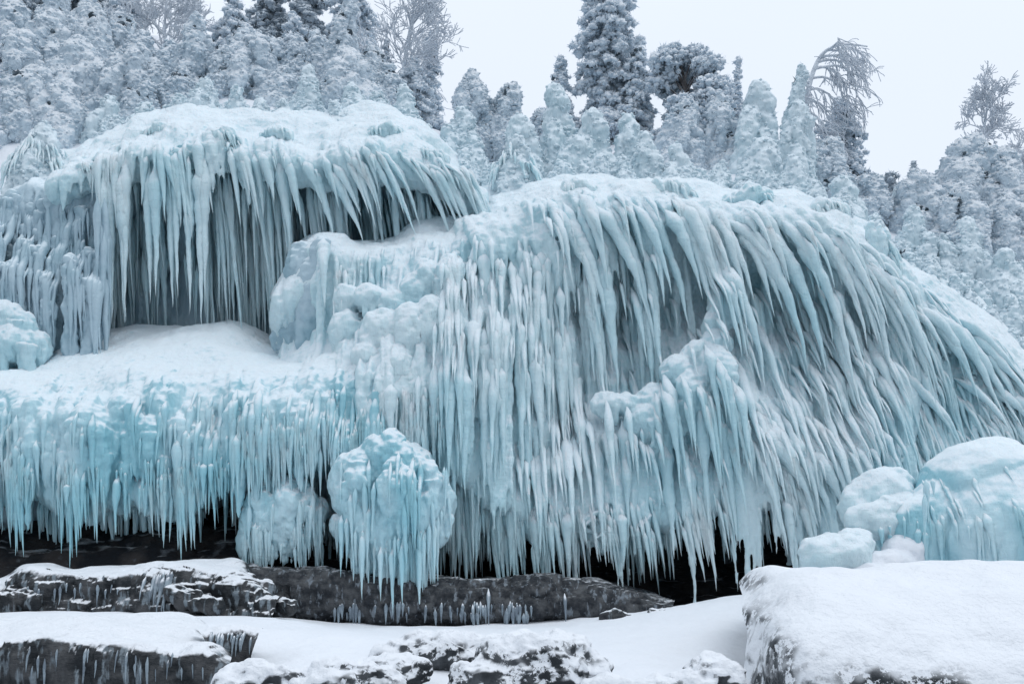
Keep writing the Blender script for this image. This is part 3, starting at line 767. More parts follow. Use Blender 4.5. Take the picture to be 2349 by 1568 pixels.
S = [one(738, 540, 752, 715, 17, 20.6, 0.3), one(900, 880, 902, 1040, 17, 19.0, .05), one(1040, 640, 1045, 905, 18, 19.6), (P(1000, 830, 19.1), 1.5, 0.12, 0, .05, .1),
     one(1085, 720, 1090, 960, 18, 19.5), one(1110, 740, 1112, 1150, 22, 19.3), one(1150, 700, 1156, 1080, 20, 19.4), one(1190, 690, 1198, 1130, 20, 19.4), one(1065, 840, 1068, 1140, 22, 19.1),
     one(1215, 640, 1222, 960, 14, 19.7), one(1015, 830, 1017, 1010, 10, 19.0), one(960, 860, 962, 1000, 9, 18.95), one(700, 800, 700, 1000, 8, 19.6)]
S += row([(1020, 620, 20.2), (1300, 600, 20.3)], 65, (60, 260), (3.5, 16), (0, 0.04), 0.3, 0.2, 75, 60, 0.2, 1.2)
S += row([(1000, 760, 19.6), (1300, 760, 19.8)], 75, (60, 260), (3.5, 16), (0, 0.04), 0.3, 0.2, 76, 80, 0.2, 1.2)
S += row([(860, 930, 19.1), (1060, 940, 19.1)], 70, (50, 170), (3, 9), (0, 0.0), 0.05, 0.1, 77, 50, 0.2)
S += row([(760, 600, 20.7), (1040, 580, 20.7)], 20, (40, 130), (3, 8), (0, 0.0), 0.1, 0.1, 78, 30, 0.1)
SB = row([(530, 1040, 19.9), (760, 1030, 19.8), (1100, 1080, 19.8)], 190, (70, 230), (2.5, 8), (0, 0.0), 0.02, 0.1, 178, 50, 0.3, 1.2)
SB += row([(530, 1120, 20.4), (1100, 1140, 20.3)], 170, (60, 170), (2.5, 8), (0, 0.0), 0.02, 0.1, 179, 40, 0.3, 1.2)
hang(d, S, MAT["ice"], 79, 95, None, FM, SB)

# --- large right cascade, its icicles swept to the right by the wind
e = empty("frozen_cascade", P(1450, 1250, 20.5), "largest frozen cascade, its thick icicles swept to the right over a black cave", "frozen cascade", "frozen cascades of the cliff")
LE = loft([
    (at([(1030, 510, 0), (1090, 440, 0), (1180, 428, 0), (1230, 418, 0), (1400, 403, 0), (1500, 409, 0), (1600, 428, 0), (1700, 442, 0), (1800, 430, 0), (1870, 458, 0), (1960, 500, 0), (2070, 590, 0)], 24.0), 0),
    (at([(1030, 520, 0), (1090, 450, 0), (1180, 436, 0), (1230, 426, 0), (1400, 410, 0), (1500, 416, 0), (1600, 436, 0), (1700, 450, 0), (1800, 436, 0), (1870, 466, 0), (1960, 512, 0), (2070, 600, 0)], 22.9), 0.1),
    (at([(1030, 540, 0), (1150, 500, 0), (1250, 472, 0), (1350, 450, 0), (1450, 446, 0), (1550, 462, 0), (1650, 480, 0), (1750, 482, 0), (1850, 495, 0), (1950, 548, 0), (2070, 640, 0)], 21.3), 0.5),
    (at([(1030, 600, 0), (1150, 580, 0), (1300, 560, 0), (1450, 530, 0), (1550, 530, 0), (1650, 540, 0), (1750, 545, 0), (1850, 560, 0), (1950, 600, 0), (2080, 680, 0)], 20.85), 0.9),
    ([(1040, 720, 21.0), (1250, 700, 21.35), (1500, 690, 21.5), (1750, 690, 21.4), (2090, 780, 21.1)], 1.0),
    ([(1040, 860, 20.6), (1300, 860, 20.9), (1450, 860, 21.1), (1600, 850, 20.8), (1750, 850, 20.8), (2110, 900, 20.7)], 1.0),
    ([(1020, 1020, 20.0), (1300, 1020, 20.1), (1600, 1000, 20.0), (1800, 1000, 20.1), (2100, 1020, 20.3)], 1.0),
    ([(990, 1165, 19.7), (1100, 1170, 19.7), (1300, 1185, 19.6), (1430, 1170, 19.6), (1560, 1140, 19.6), (1680, 1110, 19.7), (1780, 1080, 19.8), (1880, 1060, 19.9), (2050, 1080, 20.1)], 1.1, 0.35),
    ([(990, 1185, 20.3), (1300, 1205, 20.2), (1560, 1165, 20.2), (1780, 1110, 20.4), (2050, 1100, 20.6)], 0.8, 0.3),
    ([(990, 1215, 22.3), (1300, 1225, 22.3), (1560, 1190, 22.3), (1780, 1150, 22.3), (2050, 1150, 22.3)], 0.3)],
    0.027, RIB_FINE, lean=0.02, soft=0.13, seed=81, curl=(0.7, 0.6))
FM = FrontMap(LE[0])
loft_parts(e, LE, [("under_side", 7.6, 9)], [MAT["grey_ice"]])
RID = row([(1060, 500, 21.3), (1400, 455, 21.2), (1750, 480, 21.2), (2050, 600, 21.2)], 140, (50, 220), (5, 17), (0.15, 0.6), 0.1, 0.6, 801, 30, 0.1, 1.2)
RID += row([(1050, 620, 20.9), (1400, 610, 20.9), (2060, 720, 20.8)], 85, (150, 460), (3.5, 11), (-0.02, 0.12), 0.06, 0.3, 802, 80, 0.1, 1.2)
RID += row([(1050, 790, 20.6), (2080, 840, 20.5)], 95, (150, 440), (3.5, 12), (-0.02, 0.12), 0.05, 0.3, 803, 80, 0.1, 1.2)
RID += row([(1020, 960, 20.1), (2060, 970, 20.2)], 110, (130, 360), (3.5, 12), (-0.02, 0.14), 0.05, 0.3, 804, 90, 0.1, 1.2)
fuse(e, LE, RID, 7.6, 1.9, "ice", FM, seed=82)
lobes(e, "ice_shelf", [(1640, 790, 40, 34, 20.1), (1600, 820, 42, 40, 20.0), (1560, 850, 44, 40, 19.9), (1500, 910, 40, 30, 19.9), (1440, 925, 42, 26, 19.9), (1390, 930, 34, 30, 19.9),
                       (1640, 860, 50, 70, 19.8), (1590, 920, 50, 80, 19.7), (1530, 960, 44, 70, 19.7), (1660, 700, 36, 60, 20.4), (1640, 750, 30, 40, 20.3), (1670, 960, 40, 90, 19.7), (1470, 970, 40, 50, 19.8)], "ice", 83, drip=3)
S = [one(px, py, tx, ty, r, Y, o_, cv) for px, py, tx, ty, r, Y, o_, cv in [
    (1255, 470, 1365, 700, 20, 20.9, .4, .42), (1285, 480, 1390, 760, 22, 20.8, .4, .42), (1375, 560, 1418, 905, 24, 20.2, .4, .4), (1330, 470, 1376, 590, 14, 21, .4, .5),
    (1400, 470, 1500, 830, 17, 20.7, .4, .42), (1360, 470, 1480, 740, 18, 20.7, .4, .42), (1450, 470, 1530, 690, 15, 20.7, .4, .42), (1480, 470, 1576, 760, 17, 20.6, .4, .42),
    (1520, 480, 1600, 700, 15, 20.7, .4, .42), (1540, 480, 1640, 725, 17, 20.6, .4, .42), (1570, 490, 1700, 830, 22, 20.4, .4, .48), (1600, 500, 1745, 900, 22, 20.3, .4, .48),
    (1640, 500, 1720, 700, 16, 20.5, .4, .42), (1660, 500, 1775, 640, 14, 20.5, .4, .42), (1690, 500, 1790, 720, 18, 20.4, .4, .42), (1705, 500, 1850, 850, 20, 20.3, .4, .48),
    (1740, 510, 1800, 660, 15, 20.5, .4, .42), (1760, 510, 1895, 870, 20, 20.3, .4, .48), (1790, 500, 1870, 680, 14, 20.5, .4, .42), (1810, 510, 1945, 850, 19, 20.3, .4, .48),
    (1850, 510, 1970, 740, 16, 20.4, .4, .48), (1880, 530, 1985, 800, 17, 20.3, .4, .48), (1900, 540, 2010, 790, 17, 20.3, .4, .42), (1930, 570, 2030, 760, 16, 20.4, .4, .42),
    (1960, 590, 2100, 785, 14, 20.5, .4, .42), (1600, 930, 1620, 1210, 18, 19.5, .1, .3), (1640, 930, 1690, 1250, 18, 19.4, .1, .4), (1690, 940, 1735, 1130, 15, 19.5, .1, .4),
    (1720, 900, 1790, 1040, 12, 19.6, .1, .4), (1740, 960, 1880, 1210, 20, 19.3, .2, .4), (1755, 950, 1850, 1150, 22, 19.4, .2, .4), (1800, 990, 1910, 1200, 24, 19.5, .2, .4), (1850, 1030, 1935, 1175, 22, 19.6, .2, .4),
    (1300, 930, 1306, 1200, 14, 19.7, .1, .2), (1430, 960, 1440, 1230, 17, 19.5, .1, .2), (1520, 1000, 1545, 1280, 19, 19.4, .1, .2), (1370, 1000, 1378, 1260, 16, 19.5, .1, .2),
    (1090, 1050, 1092, 1310, 17, 19.4, .1, .1), (1240, 1050, 1244, 1240, 14, 19.5, .1, .1), (1570, 1040, 1600, 1250, 16, 19.4, .1, .3), (1300, 1160, 1306, 1340, 14, 19.3, .1, .1),
    (1050, 1100, 1052, 1290, 12, 19.4, .1, .1), (1170, 1150, 1172, 1320, 12, 19.3, .1, .1), (1425, 1170, 1430, 1305, 13, 19.3, .1, .1), (1800, 1130, 1815, 1310, 15, 19.5, .1, .1), (1780, 900, 1850, 1060, 12, 19.9, .1, .3)]]
S += row([(1200, 480, 21.1), (1450, 465, 20.9), (1700, 500, 20.7), (1950, 570, 20.7), (2060, 650, 20.7)], 75, (60, 300), (4, 18), (0.15, 0.48), 0.45, 0.4, 84, 40, 0.2, 1.6)
S += row([(1050, 620, 20.7), (1400, 620, 20.7), (2040, 720, 20.6)], 115, (60, 240), (3.5, 15), (0.0, 0.24), 0.4, 0.25, 85, 80, 0.2, 1.8)
S += row([(1050, 800, 20.4), (1400, 800, 20.5), (2080, 860, 20.4)], 125, (60, 240), (3.5, 15), (0.0, 0.26), 0.4, 0.22, 86, 80, 0.2, 1.8)
S += row([(1040, 980, 20.0), (1500, 960, 19.8), (2050, 980, 20.1)], 150, (60, 240), (3.5, 15), (0.0, 0.26), 0.35, 0.2, 87, 80, 0.2, 1.8)
S += row([(1000, 1170, 19.6), (1300, 1200, 19.5), (1560, 1170, 19.5), (1700, 1130, 19.6), (1900, 1090, 19.8)], 340, (40, 150), (2.2, 9), (0.0, 0.25), 0.04, 0.1, 88, 45, 0.25)
SB = row([(1000, 1200, 20.3), (1300, 1230, 20.2), (1560, 1200, 20.2), (1900, 1120, 20.4)], 260, (40, 120), (2, 6), (0.0, 0.15), 0.02, 0.1, 89, 25, 0.5)
hang(e, S, MAT["ice"], 90, 100, None, FM, SB)

# --- far right cascade
f = empty("frozen_cascade", P(2200, 1100, 21), "rightmost frozen cascade, a slanting slope of combed icicles beside the snowy shrubs", "frozen cascade", "frozen cascades of the cliff")
LF = loft([
    (at([(1930, 590, 0), (2040, 585, 0), (2130, 630, 0), (2250, 690, 0), (2349, 780, 0), (2500, 900, 0), (3000, 1120, 0)], 24.0), 0),
    (at([(1930, 600, 0), (2040, 592, 0), (2130, 640, 0), (2250, 710, 0), (2349, 800, 0), (2500, 930, 0), (3000, 1150, 0)], 22.8), 0.2),
    (at([(1930, 640, 0), (2040, 640, 0), (2130, 680, 0), (2250, 770, 0), (2349, 870, 0), (2500, 990, 0), (3000, 1180, 0)], 21.6), 0.6),
    (at([(1910, 760, 0), (2100, 780, 0), (2250, 850, 0), (2349, 930, 0), (2500, 1030, 0), (3000, 1200, 0)], 21.2), 1),
    (at([(1880, 940, 0), (2100, 960, 0), (2349, 1010, 0), (3000, 1230, 0)], 20.9), 1),
    (at([(1820, 1150, 0), (2050, 1140, 0), (2349, 1120, 0), (3000, 1260, 0)], 20.7), 1, 0.2),
    (at([(1820, 1300, 0), (2050, 1320, 0), (2349, 1320, 0), (3000, 1330, 0)], 20.9), 0.6)],
    0.03, RIB_FINE, lean=0.08, soft=0.10, seed=91)
FF_ = FrontMap(LF[0])
RID = row([(1950, 640, 21.5), (2130, 680, 21.4), (2349, 870, 21.4), (2600, 1030, 21.4)], 150, (60, 220), (4, 12), (0.25, 0.6), 0.08, 0.5, 901, 40, 0.1, 1.2)
RID += row([(1900, 820, 21.1), (2600, 1000, 21.1)], 130, (120, 340), (3, 8), (0.0, 0.15), 0.05, 0.3, 902, 90, 0.1, 1.2)
RID += row([(1860, 980, 20.9), (2600, 1080, 20.9)], 110, (100, 260), (3, 8), (0.0, 0.15), 0.05, 0.3, 903, 70, 0.1, 1.2)
fuse(f, LF, RID, 6, 1.5, "ice", FF_, seed=92)
S = [one(px, py, tx, ty, r, Y, .3, .5) for px, py, tx, ty, r, Y in [
    (2060, 660, 2160, 850, 12, 20.9), (2110, 690, 2230, 900, 16, 20.8), (2150, 700, 2290, 960, 17, 20.7), (2180, 720, 2335, 1000, 16, 20.6), (2200, 720, 2345, 900, 13, 20.8), (2140, 720, 2240, 930, 12, 20.7),
    (2230, 750, 2360, 960, 14, 20.7), (2010, 800, 2110, 1020, 13, 20.6), (2060, 850, 2180, 1010, 13, 20.6), (2100, 880, 2200, 1040, 13, 20.6), (2000, 880, 2080, 1060, 13, 20.6), (1950, 900, 2030, 1070, 12, 20.5),
    (2200, 860, 2300, 1000, 12, 20.7), (2280, 880, 2370, 1010, 12, 20.6), (2310, 900, 2420, 1040, 14, 20.6)]]
S += row([(1950, 650, 21.3), (2130, 690, 21.2), (2250, 780, 21.2), (2349, 890, 21.2), (2600, 1040, 21.2)], 150, (50, 210), (3, 9), (0.3, 0.6), 0.2, 0.5, 94, 40, 0.15)
S += row([(1900, 860, 21.0), (2349, 960, 21.0)], 190, (60, 220), (3, 10), (0.1, 0.35), 0.15, 0.4, 95, 70, 0.15)
S += row([(1880, 1000, 20.8), (2349, 1040, 20.8)], 110, (40, 140), (3, 8), (0.1, 0.4), 0.1, 0.3, 96, 50, 0.15)
hang(f, S, MAT["ice"], 97, 90, None, FF_)

# --- two bulbs of blue ice hanging below the cascade
def bulb(label, cx, top, bot, hw, Y, seed, n, shape, spikes):
    """a hanging mass of small rounded lobes, each dripping, bulging towards the viewer"""
    global FM
    rng = np.random.RandomState(seed); FM = FrontMap(); s = K * Y
    o = empty("ice_bulb", P(cx, bot, Y), label, "hanging ice", "bulbs of blue ice under the cascade")
    pts = []
    for k in range(n):
        t = (k + rng.rand()) / n; w = np.interp(t, *shape) * hw
        u = rng.uniform(-1, 1); r = rng.uniform(0.16, 0.30) * hw
        bul = np.sqrt(max(0, 1 - u * u)) * np.interp(t, [0, 0.3, 1], [0.3, 0.85, 0.5]) * hw * s * 0.8
        pts.append((cx + u * max(0, w - r * 0.6), top + r * 0.8 + (bot - top - r) * t, r, r * rng.uniform(1.0, 1.9), Y - bul))
    for t in np.linspace(0.15, 0.9, 6):
        w = np.interp(t, *shape) * hw
        pts.append((cx, top + (bot - top) * t, w * 0.8, (bot - top) * 0.16, Y))
    lobes(o, "ice_body", pts, "blue_ice", seed, 0.028, 2)
    hang(o, spikes, MAT["blue_ice"], seed + 1, 90, None, FM)
    FM = None
    return o
bulb("larger rounded bulb of blue ice with a spiky fringe hanging before the rock", 900, 1012, 1300, 142, 18.7, 103, 60, ([0, 0.12, 0.4, 0.65, 0.85, 1.0], [0.5, 0.85, 1.0, 0.95, 0.7, 0.35]),
     row([(765, 1170, 18.5), (830, 1235, 18.3), (920, 1260, 18.3), (980, 1240, 18.3), (1035, 1160, 18.5)], 150, (40, 135), (2.5, 7), (0, 0), 0.02, 0.1, 101, 35, 0.25, 1.6)
     + row([(775, 1100, 18.2), (1030, 1090, 18.2)], 24, (60, 190), (4, 9), (0, 0), 0.02, 0.1, 102, 60, 0.08)
     + [one(905, 1250, 908, 1405, 9, 18.3), one(965, 1240, 968, 1392, 9, 18.4), one(880, 1250, 881, 1372, 8, 18.3), one(840, 1220, 842, 1368, 8, 18.4), one(930, 1240, 932, 1380, 8, 18.4), one(1000, 1200, 1001, 1330, 8, 18.4), one(790, 1180, 791, 1320, 8, 18.4)])
bulb("smaller rounded bulb of blue ice left of the larger bulb", 648, 1086, 1250, 104, 19.1, 105, 40, ([0, 0.2, 0.6, 1.0], [0.45, 0.75, 1.0, 0.9]),
     row([(565, 1215, 19.0), (650, 1235, 18.9), (745, 1215, 18.9)], 110, (30, 90), (2.2, 6), (0, 0), 0.02, 0.1, 104, 28, 0.2, 1.6)
     + row([(575, 1170, 18.7), (735, 1150, 18.7)], 12, (50, 130), (3, 8), (0, 0), 0.02, 0.1, 107, 30, 0.08))

#@SPLIT rocks
# ------------------------------------------------------------------ iced boulders, rocks and slabs in front
def iced_boulder(label, pts, mat, seed, spikes=(), voxel=0.035, ribs=0.07, noise_a=0.06, name="iced_boulder", cat="boulder", group=None, drip=0, flat=None, fine=0.0, part="ice_shell"):
    px = np.mean([p[0] for p in pts]); py = max(p[1] + p[3] for p in pts); Y = pts[0][4]
    o = empty(name, P(px, py, Y), label, cat, group)
    mb = MB(); rng = np.random.RandomState(seed)
    for px, py, rx, ry, Y in pts:
        s = K * Y; v, fc = ico(3)
        q = np.sign(v) * np.abs(v) ** (flat or 1.0)
        mb.add(P(px, py, Y) + q * np.array([rx * s, 0.75 * rx * s if rx < 2 * ry else 1.1 * ry * s, ry * s]), fc)
    V, N, F = remesh(*mb.get(), voxel)
    side = np.clip(1 - N[:, 2] * 1.3, 0, 1)
    V = V + N * (noise_a * fbm(V * 1.5 + seed, 4) + fine * fbm(V * 6 + seed, 3) + ribs * (cells(V[:, 0] / 0.22 + V[:, 2] * 0.6, V[:, 2] / 0.9, seed) - 0.4) * side)[:, None]
    obj(part, V, F, MAT[mat], o)
    if spikes: hang(o, list(spikes), MAT["blue_ice"], seed + 3, 60, None, FrontMap(V))
    return o

iced_boulder("big domed boulder sheathed in blue ice under a snow cap at the right edge", [(2270, 1140, 165, 135, 17.2), (2330, 1230, 220, 180, 17.0), (2180, 1210, 120, 120, 17.0), (2110, 1240, 90, 110, 16.9), (2420, 1180, 160, 160, 17.2)],
             "blue_ice", 111, row([(2080, 1170, 16.2), (2349, 1120, 15.9)], 34, (40, 150), (3, 10), (0.0, 0.12), 0.03, 0.3, 112, 70, 0.15), ribs=0.16)
iced_boulder("pale ice hump leaning on the left side of the big domed boulder", [(2020, 1140, 80, 60, 17.4), (2050, 1110, 46, 42, 17.5), (1975, 1165, 50, 55, 17.3), (2060, 1190, 60, 60, 17.1)], "ice", 114, noise_a=0.12, fine=0.03)
iced_boulder("middle ice-glazed rock with short drips between the pale hump and the smallest rock", [(2010, 1190, 60, 46, 16.8), (1985, 1200, 46, 46, 16.8), (2045, 1170, 40, 40, 16.8)], "ice", 115, noise_a=0.12, fine=0.03, spikes=
             row([(1960, 1215, 16.4), (2050, 1215, 16.4)], 14, (20, 60), (3, 6), (0, 0.1), 0.02, 0.1, 116, 10, 0.1))
iced_boulder("smallest ice-glazed rock beside the black cave mouth, behind the snowy block", [(1910, 1275, 84, 48, 16.2), (1880, 1285, 56, 42, 16.2), (1960, 1250, 50, 38, 16.3)], "ice", 117, noise_a=0.12, fine=0.03, ribs=0.05)
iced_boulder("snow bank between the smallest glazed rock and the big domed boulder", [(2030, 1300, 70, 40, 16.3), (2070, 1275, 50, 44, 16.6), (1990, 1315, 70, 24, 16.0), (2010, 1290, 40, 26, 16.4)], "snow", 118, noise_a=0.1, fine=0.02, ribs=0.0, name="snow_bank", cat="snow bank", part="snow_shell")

# big snowy block in front
g = empty("snowy_boulder", P(2150, 1640, 11), "huge flat-topped boulder plastered with snow in the right foreground", "boulder")
LG = loft([
    (at([(1760, 1345, 0), (1800, 1335, 0), (2100, 1330, 0), (2349, 1335, 0), (2900, 1345, 0)], 14.4), 0),
    (at([(1712, 1352, 0), (1740, 1322, 0), (1800, 1306, 0), (1900, 1298, 0), (2100, 1291, 0), (2349, 1294, 0), (2900, 1310, 0)], 12.8), 0),
    (at([(1706, 1380, 0), (1735, 1360, 0), (1800, 1345, 0), (2100, 1330, 0), (2349, 1335, 0), (2900, 1345, 0)], 11.9), 0),
    (at([(1706, 1420, 0), (1740, 1415, 0), (1800, 1412, 0), (2100, 1405, 0), (2349, 1412, 0), (2900, 1420, 0)], 10.9), 0.2),
    (at([(1712, 1470, 0), (1745, 1470, 0), (1800, 1470, 0), (2100, 1480, 0), (2349, 1480, 0), (2900, 1480, 0)], 10.45), 0.6),
    (at([(1716, 1530, 0), (1745, 1545, 0), (1800, 1545, 0), (2100, 1548, 0), (2349, 1550, 0), (2900, 1550, 0)], 10.2), 1),
    (at([(1720, 1620, 0), (1745, 1640, 0), (1800, 1640, 0), (2100, 1640, 0), (2349, 1640, 0), (2900, 1640, 0)], 10.1), 1),
    (at([(1720, 1800, 0), (1745, 1800, 0), (2100, 1800, 0), (2900, 1800, 0)], 10.1), 1)],
    0.02, ((0.35, 0.8, 0.02),), soft=0.07, seed=121, curl=(1.6, 0))
loft_parts(g, LG, [("snow_cap", 0, 3.6), ("rock_face", 3.6, 7)], [MAT["boulder_snow"], MAT["boulder_snow"]])
def slab(name, label, rows, seed, cat, mat="rock", res=0.022, ribs=((0.9, 0.5, 0.24), (1.3, 0.10, 0.12), (0.30, 0.5, 0.11), (0.1, 0.9, 0.05)), soft=0.07, spikes=(), group=None, cut=1.6):
    o = empty(name, P(np.mean([p[0] for p in rows[-1][0]]), rows[-1][0][0][1], rows[-1][0][0][2]), label, cat, group)
    L = loft(rows, res, ribs, soft=soft, seed=seed)
    n = len(rows) - 1
    loft_parts(o, L, [("snow_top", 0, cut), ("rock_face", cut, n)], [MAT[mat]] * 2)
    if spikes: hang(o, list(spikes), MAT["drip_ice"], seed + 2, 60, None, FrontMap(L[0]))
    return o

slab("rock_ledge", "dark rock ledge under a snow strip at left, below the blue ice ledge", [
    (at([(-300, 1320, 0), (0, 1322, 0), (70, 1296, 0), (160, 1302, 0), (320, 1296, 0), (400, 1288, 0), (500, 1286, 0), (560, 1290, 0), (600, 1330, 0), (630, 1370, 0)], 18.6), 0),
    (at([(-300, 1324, 0), (0, 1326, 0), (70, 1302, 0), (160, 1308, 0), (320, 1302, 0), (400, 1294, 0), (500, 1294, 0), (560, 1300, 0), (600, 1345, 0), (630, 1378, 0)], 17.6), 0.1),
    (at([(-300, 1345, 0), (0, 1345, 0), (70, 1318, 0), (160, 1326, 0), (320, 1320, 0), (400, 1312, 0), (500, 1322, 0), (560, 1345, 0), (600, 1365, 0), (630, 1386, 0)], 16.9), 0.4),
    (at([(-300, 1365, 0), (0, 1362, 0), (100, 1346, 0), (320, 1345, 0), (500, 1352, 0), (580, 1372, 0), (630, 1396, 0)], 16.75), 1),
    (at([(-300, 1420, 0), (0, 1420, 0), (320, 1425, 0), (630, 1440, 0)], 16.6), 1)], 131, "rock ledge",
    spikes=row([(330, 1318, 16.72), (400, 1318, 16.72)], 16, (40, 80), (3, 7), (0, 0), 0.02, 0, 132, 8, 0.04) + row([(60, 1345, 16.7), (300, 1340, 16.7)], 12, (15, 50), (2, 4), (0, 0), 0.02, 0, 133, 10, 0.04))
slab("rock_slab", "long low slab of dark frosted rock below the middle cascade with thin icicles along its foot", [
    (at([(540, 1305, 0), (700, 1305, 0), (1000, 1320, 0), (1200, 1330, 0), (1400, 1346, 0), (1480, 1362, 0), (1540, 1392, 0)], 20.4), 0.2),
    (at([(540, 1312, 0), (700, 1312, 0), (1000, 1324, 0), (1200, 1336, 0), (1400, 1350, 0), (1480, 1370, 0), (1540, 1395, 0)], 18.9), 0.5),
    (at([(540, 1330, 0), (700, 1328, 0), (1000, 1336, 0), (1200, 1350, 0), (1400, 1362, 0), (1480, 1382, 0), (1540, 1400, 0)], 18.2), 0.8),
    (at([(540, 1380, 0), (700, 1390, 0), (1000, 1392, 0), (1200, 1395, 0), (1400, 1400, 0), (1540, 1412, 0)], 18.0), 1),
    (at([(540, 1420, 0), (700, 1430, 0), (1000, 1440, 0), (1200, 1440, 0), (1540, 1425, 0)], 18.4), 0.7),
    (at([(540, 1480, 0), (1000, 1500, 0), (1540, 1480, 0)], 18.3), 0.3)], 135, "rock slab", mat="slab_rock",
    spikes=row([(700, 1395, 17.9), (1000, 1390, 17.9), (1220, 1392, 17.9)], 75, (20, 55), (2, 6), (0, 0), 0.02, 0, 136, 14, 0.06) + [one(1120, 1350, 1122, 1438, 4, 17.9), one(1295, 1360, 1297, 1435, 4, 17.9), one(1085, 1385, 1087, 1440, 4, 17.9)])
slab("foreground_ledge", "black rock ledge with frozen drips in the lower left corner under thick snow", [
    (at([(-500, 1420, 0), (0, 1412, 0), (100, 1408, 0), (300, 1410, 0), (450, 1418, 0), (520, 1450, 0)], 14.5), 0),
    (at([(-500, 1446, 0), (0, 1440, 0), (100, 1436, 0), (300, 1440, 0), (450, 1450, 0), (520, 1490, 0)], 12.6), 0.05),
    (at([(-500, 1490, 0), (0, 1480, 0), (40, 1460, 0), (200, 1468, 0), (280, 1490, 0), (400, 1505, 0), (480, 1500, 0), (520, 1530, 0)], 11.5), 0.4),
    (at([(-500, 1520, 0), (0, 1510, 0), (200, 1505, 0), (400, 1525, 0), (520, 1560, 0)], 11.3), 1),
    (at([(-500, 1660, 0), (0, 1660, 0), (520, 1680, 0)], 11.2), 1)], 141, "rock ledge",
    ribs=((0.35, 1.6, 0.12), (0.14, 2.0, 0.06), (0.8, 0.4, 0.1)), cut=2.0,
    spikes=row([(-100, 1500, 11.2), (500, 1515, 11.2)], 30, (30, 120), (1.2, 5), (0, 0), 0.0, 0, 142, 25, 0.03))
slab("rock_notch", "dark drip-lined rock block in the gap of the snow at lower left", [
    (at([(450, 1440, 0), (500, 1436, 0), (560, 1436, 0), (604, 1440, 0)], 12.6), 0.1),
    (at([(455, 1446, 0), (500, 1442, 0), (560, 1442, 0), (600, 1446, 0)], 12.2), 0.6),
    (at([(470, 1470, 0), (510, 1475, 0), (560, 1475, 0), (590, 1470, 0)], 12.0), 1),
    (at([(510, 1540, 0), (530, 1545, 0), (550, 1545, 0), (570, 1530, 0)], 11.9), 1)], 145, "rock", cut=0.6, soft=0.02,
    ribs=((0.2, 2.5, 0.05), (0.08, 3, 0.03)), spikes=row([(480, 1455, 12.0), (580, 1455, 12.0)], 24, (15, 60), (2, 4), (0, 0), 0.01, 0, 146, 8, 0.03))
for lab, pts, sd in [
    ("low snow-dusted rock at the bottom edge beside the black corner ledge", [(620, 1560, 110, 46, 11.0), (560, 1575, 70, 36, 10.9)], 151),
    ("rough snow-dusted rock at the bottom edge, left of the snow mound", [(820, 1560, 120, 50, 11.0), (900, 1545, 100, 40, 11.4), (750, 1580, 90, 40, 10.8)], 152),
    ("snow-covered mound of rock in the bottom centre", [(1230, 1540, 130, 84, 11.2), (1130, 1570, 120, 60, 11.0), (1330, 1555, 80, 60, 11.2)], 153),
    ("broad snow-covered rock behind the bottom centre mound", [(980, 1500, 120, 50, 12.4), (1080, 1490, 120, 46, 12.6)], 154),
    ("jagged half-bare rock against the left flank of the huge boulder", [(1650, 1555, 70, 46, 10.9), (1600, 1580, 70, 36, 10.8)], 155),
    ("flat bare rock at the bottom edge right of the snow mound", [(1450, 1590, 110, 34, 10.7)], 156)]:
    iced_boulder(lab, pts, "boulder_snow", sd, ribs=0.0, noise_a=0.12, fine=0.05, name="snowy_rock", cat="rock", group="snow-dusted rocks along the bottom edge", voxel=0.022, part="rock_body", flat=0.8)
for lab, pts, sd in [
    ("angular dark block at the left end of the long slab, under the smaller bulb", [(585, 1362, 40, 26, 17.2), (560, 1380, 40, 20, 17.1)], 171),
    ("snow-topped stepped block between the rock ledge and the long slab", [(540, 1335, 44, 20, 17.4), (500, 1350, 40, 22, 17.0), (640, 1390, 40, 16, 17.0)], 172),
    ("low broken rock at the foot of the rock ledge, near its middle", [(430, 1370, 46, 22, 16.4), (470, 1384, 40, 18, 16.3)], 173),
    ("snowy wedge of rock at the left end of the rock ledge", [(40, 1372, 60, 24, 16.5), (-10, 1380, 50, 30, 16.4)], 174)]:
    iced_boulder(lab, pts, "rock", sd, ribs=0.05, noise_a=0.10, fine=0.06, name="shore_rock", cat="rock", group="broken rocks along the ledge", voxel=0.022, part="rock_body", flat=0.55)
for lab, pts, sd in [
    ("larger of two small rocks at the right end of the long slab", [(1410, 1416, 40, 15, 17.0), (1440, 1420, 34, 12, 17.0)], 161),
    ("smaller upright rock at the right end of the long slab, beside the cave", [(1505, 1412, 24, 18, 17.0)], 162)]:
    iced_boulder(lab, pts, "rock", sd, ribs=0.0, noise_a=0.06, fine=0.04, name="small_rock", cat="rock", group="small rocks at the end of the slab", voxel=0.022, part="rock_body", flat=0.75)

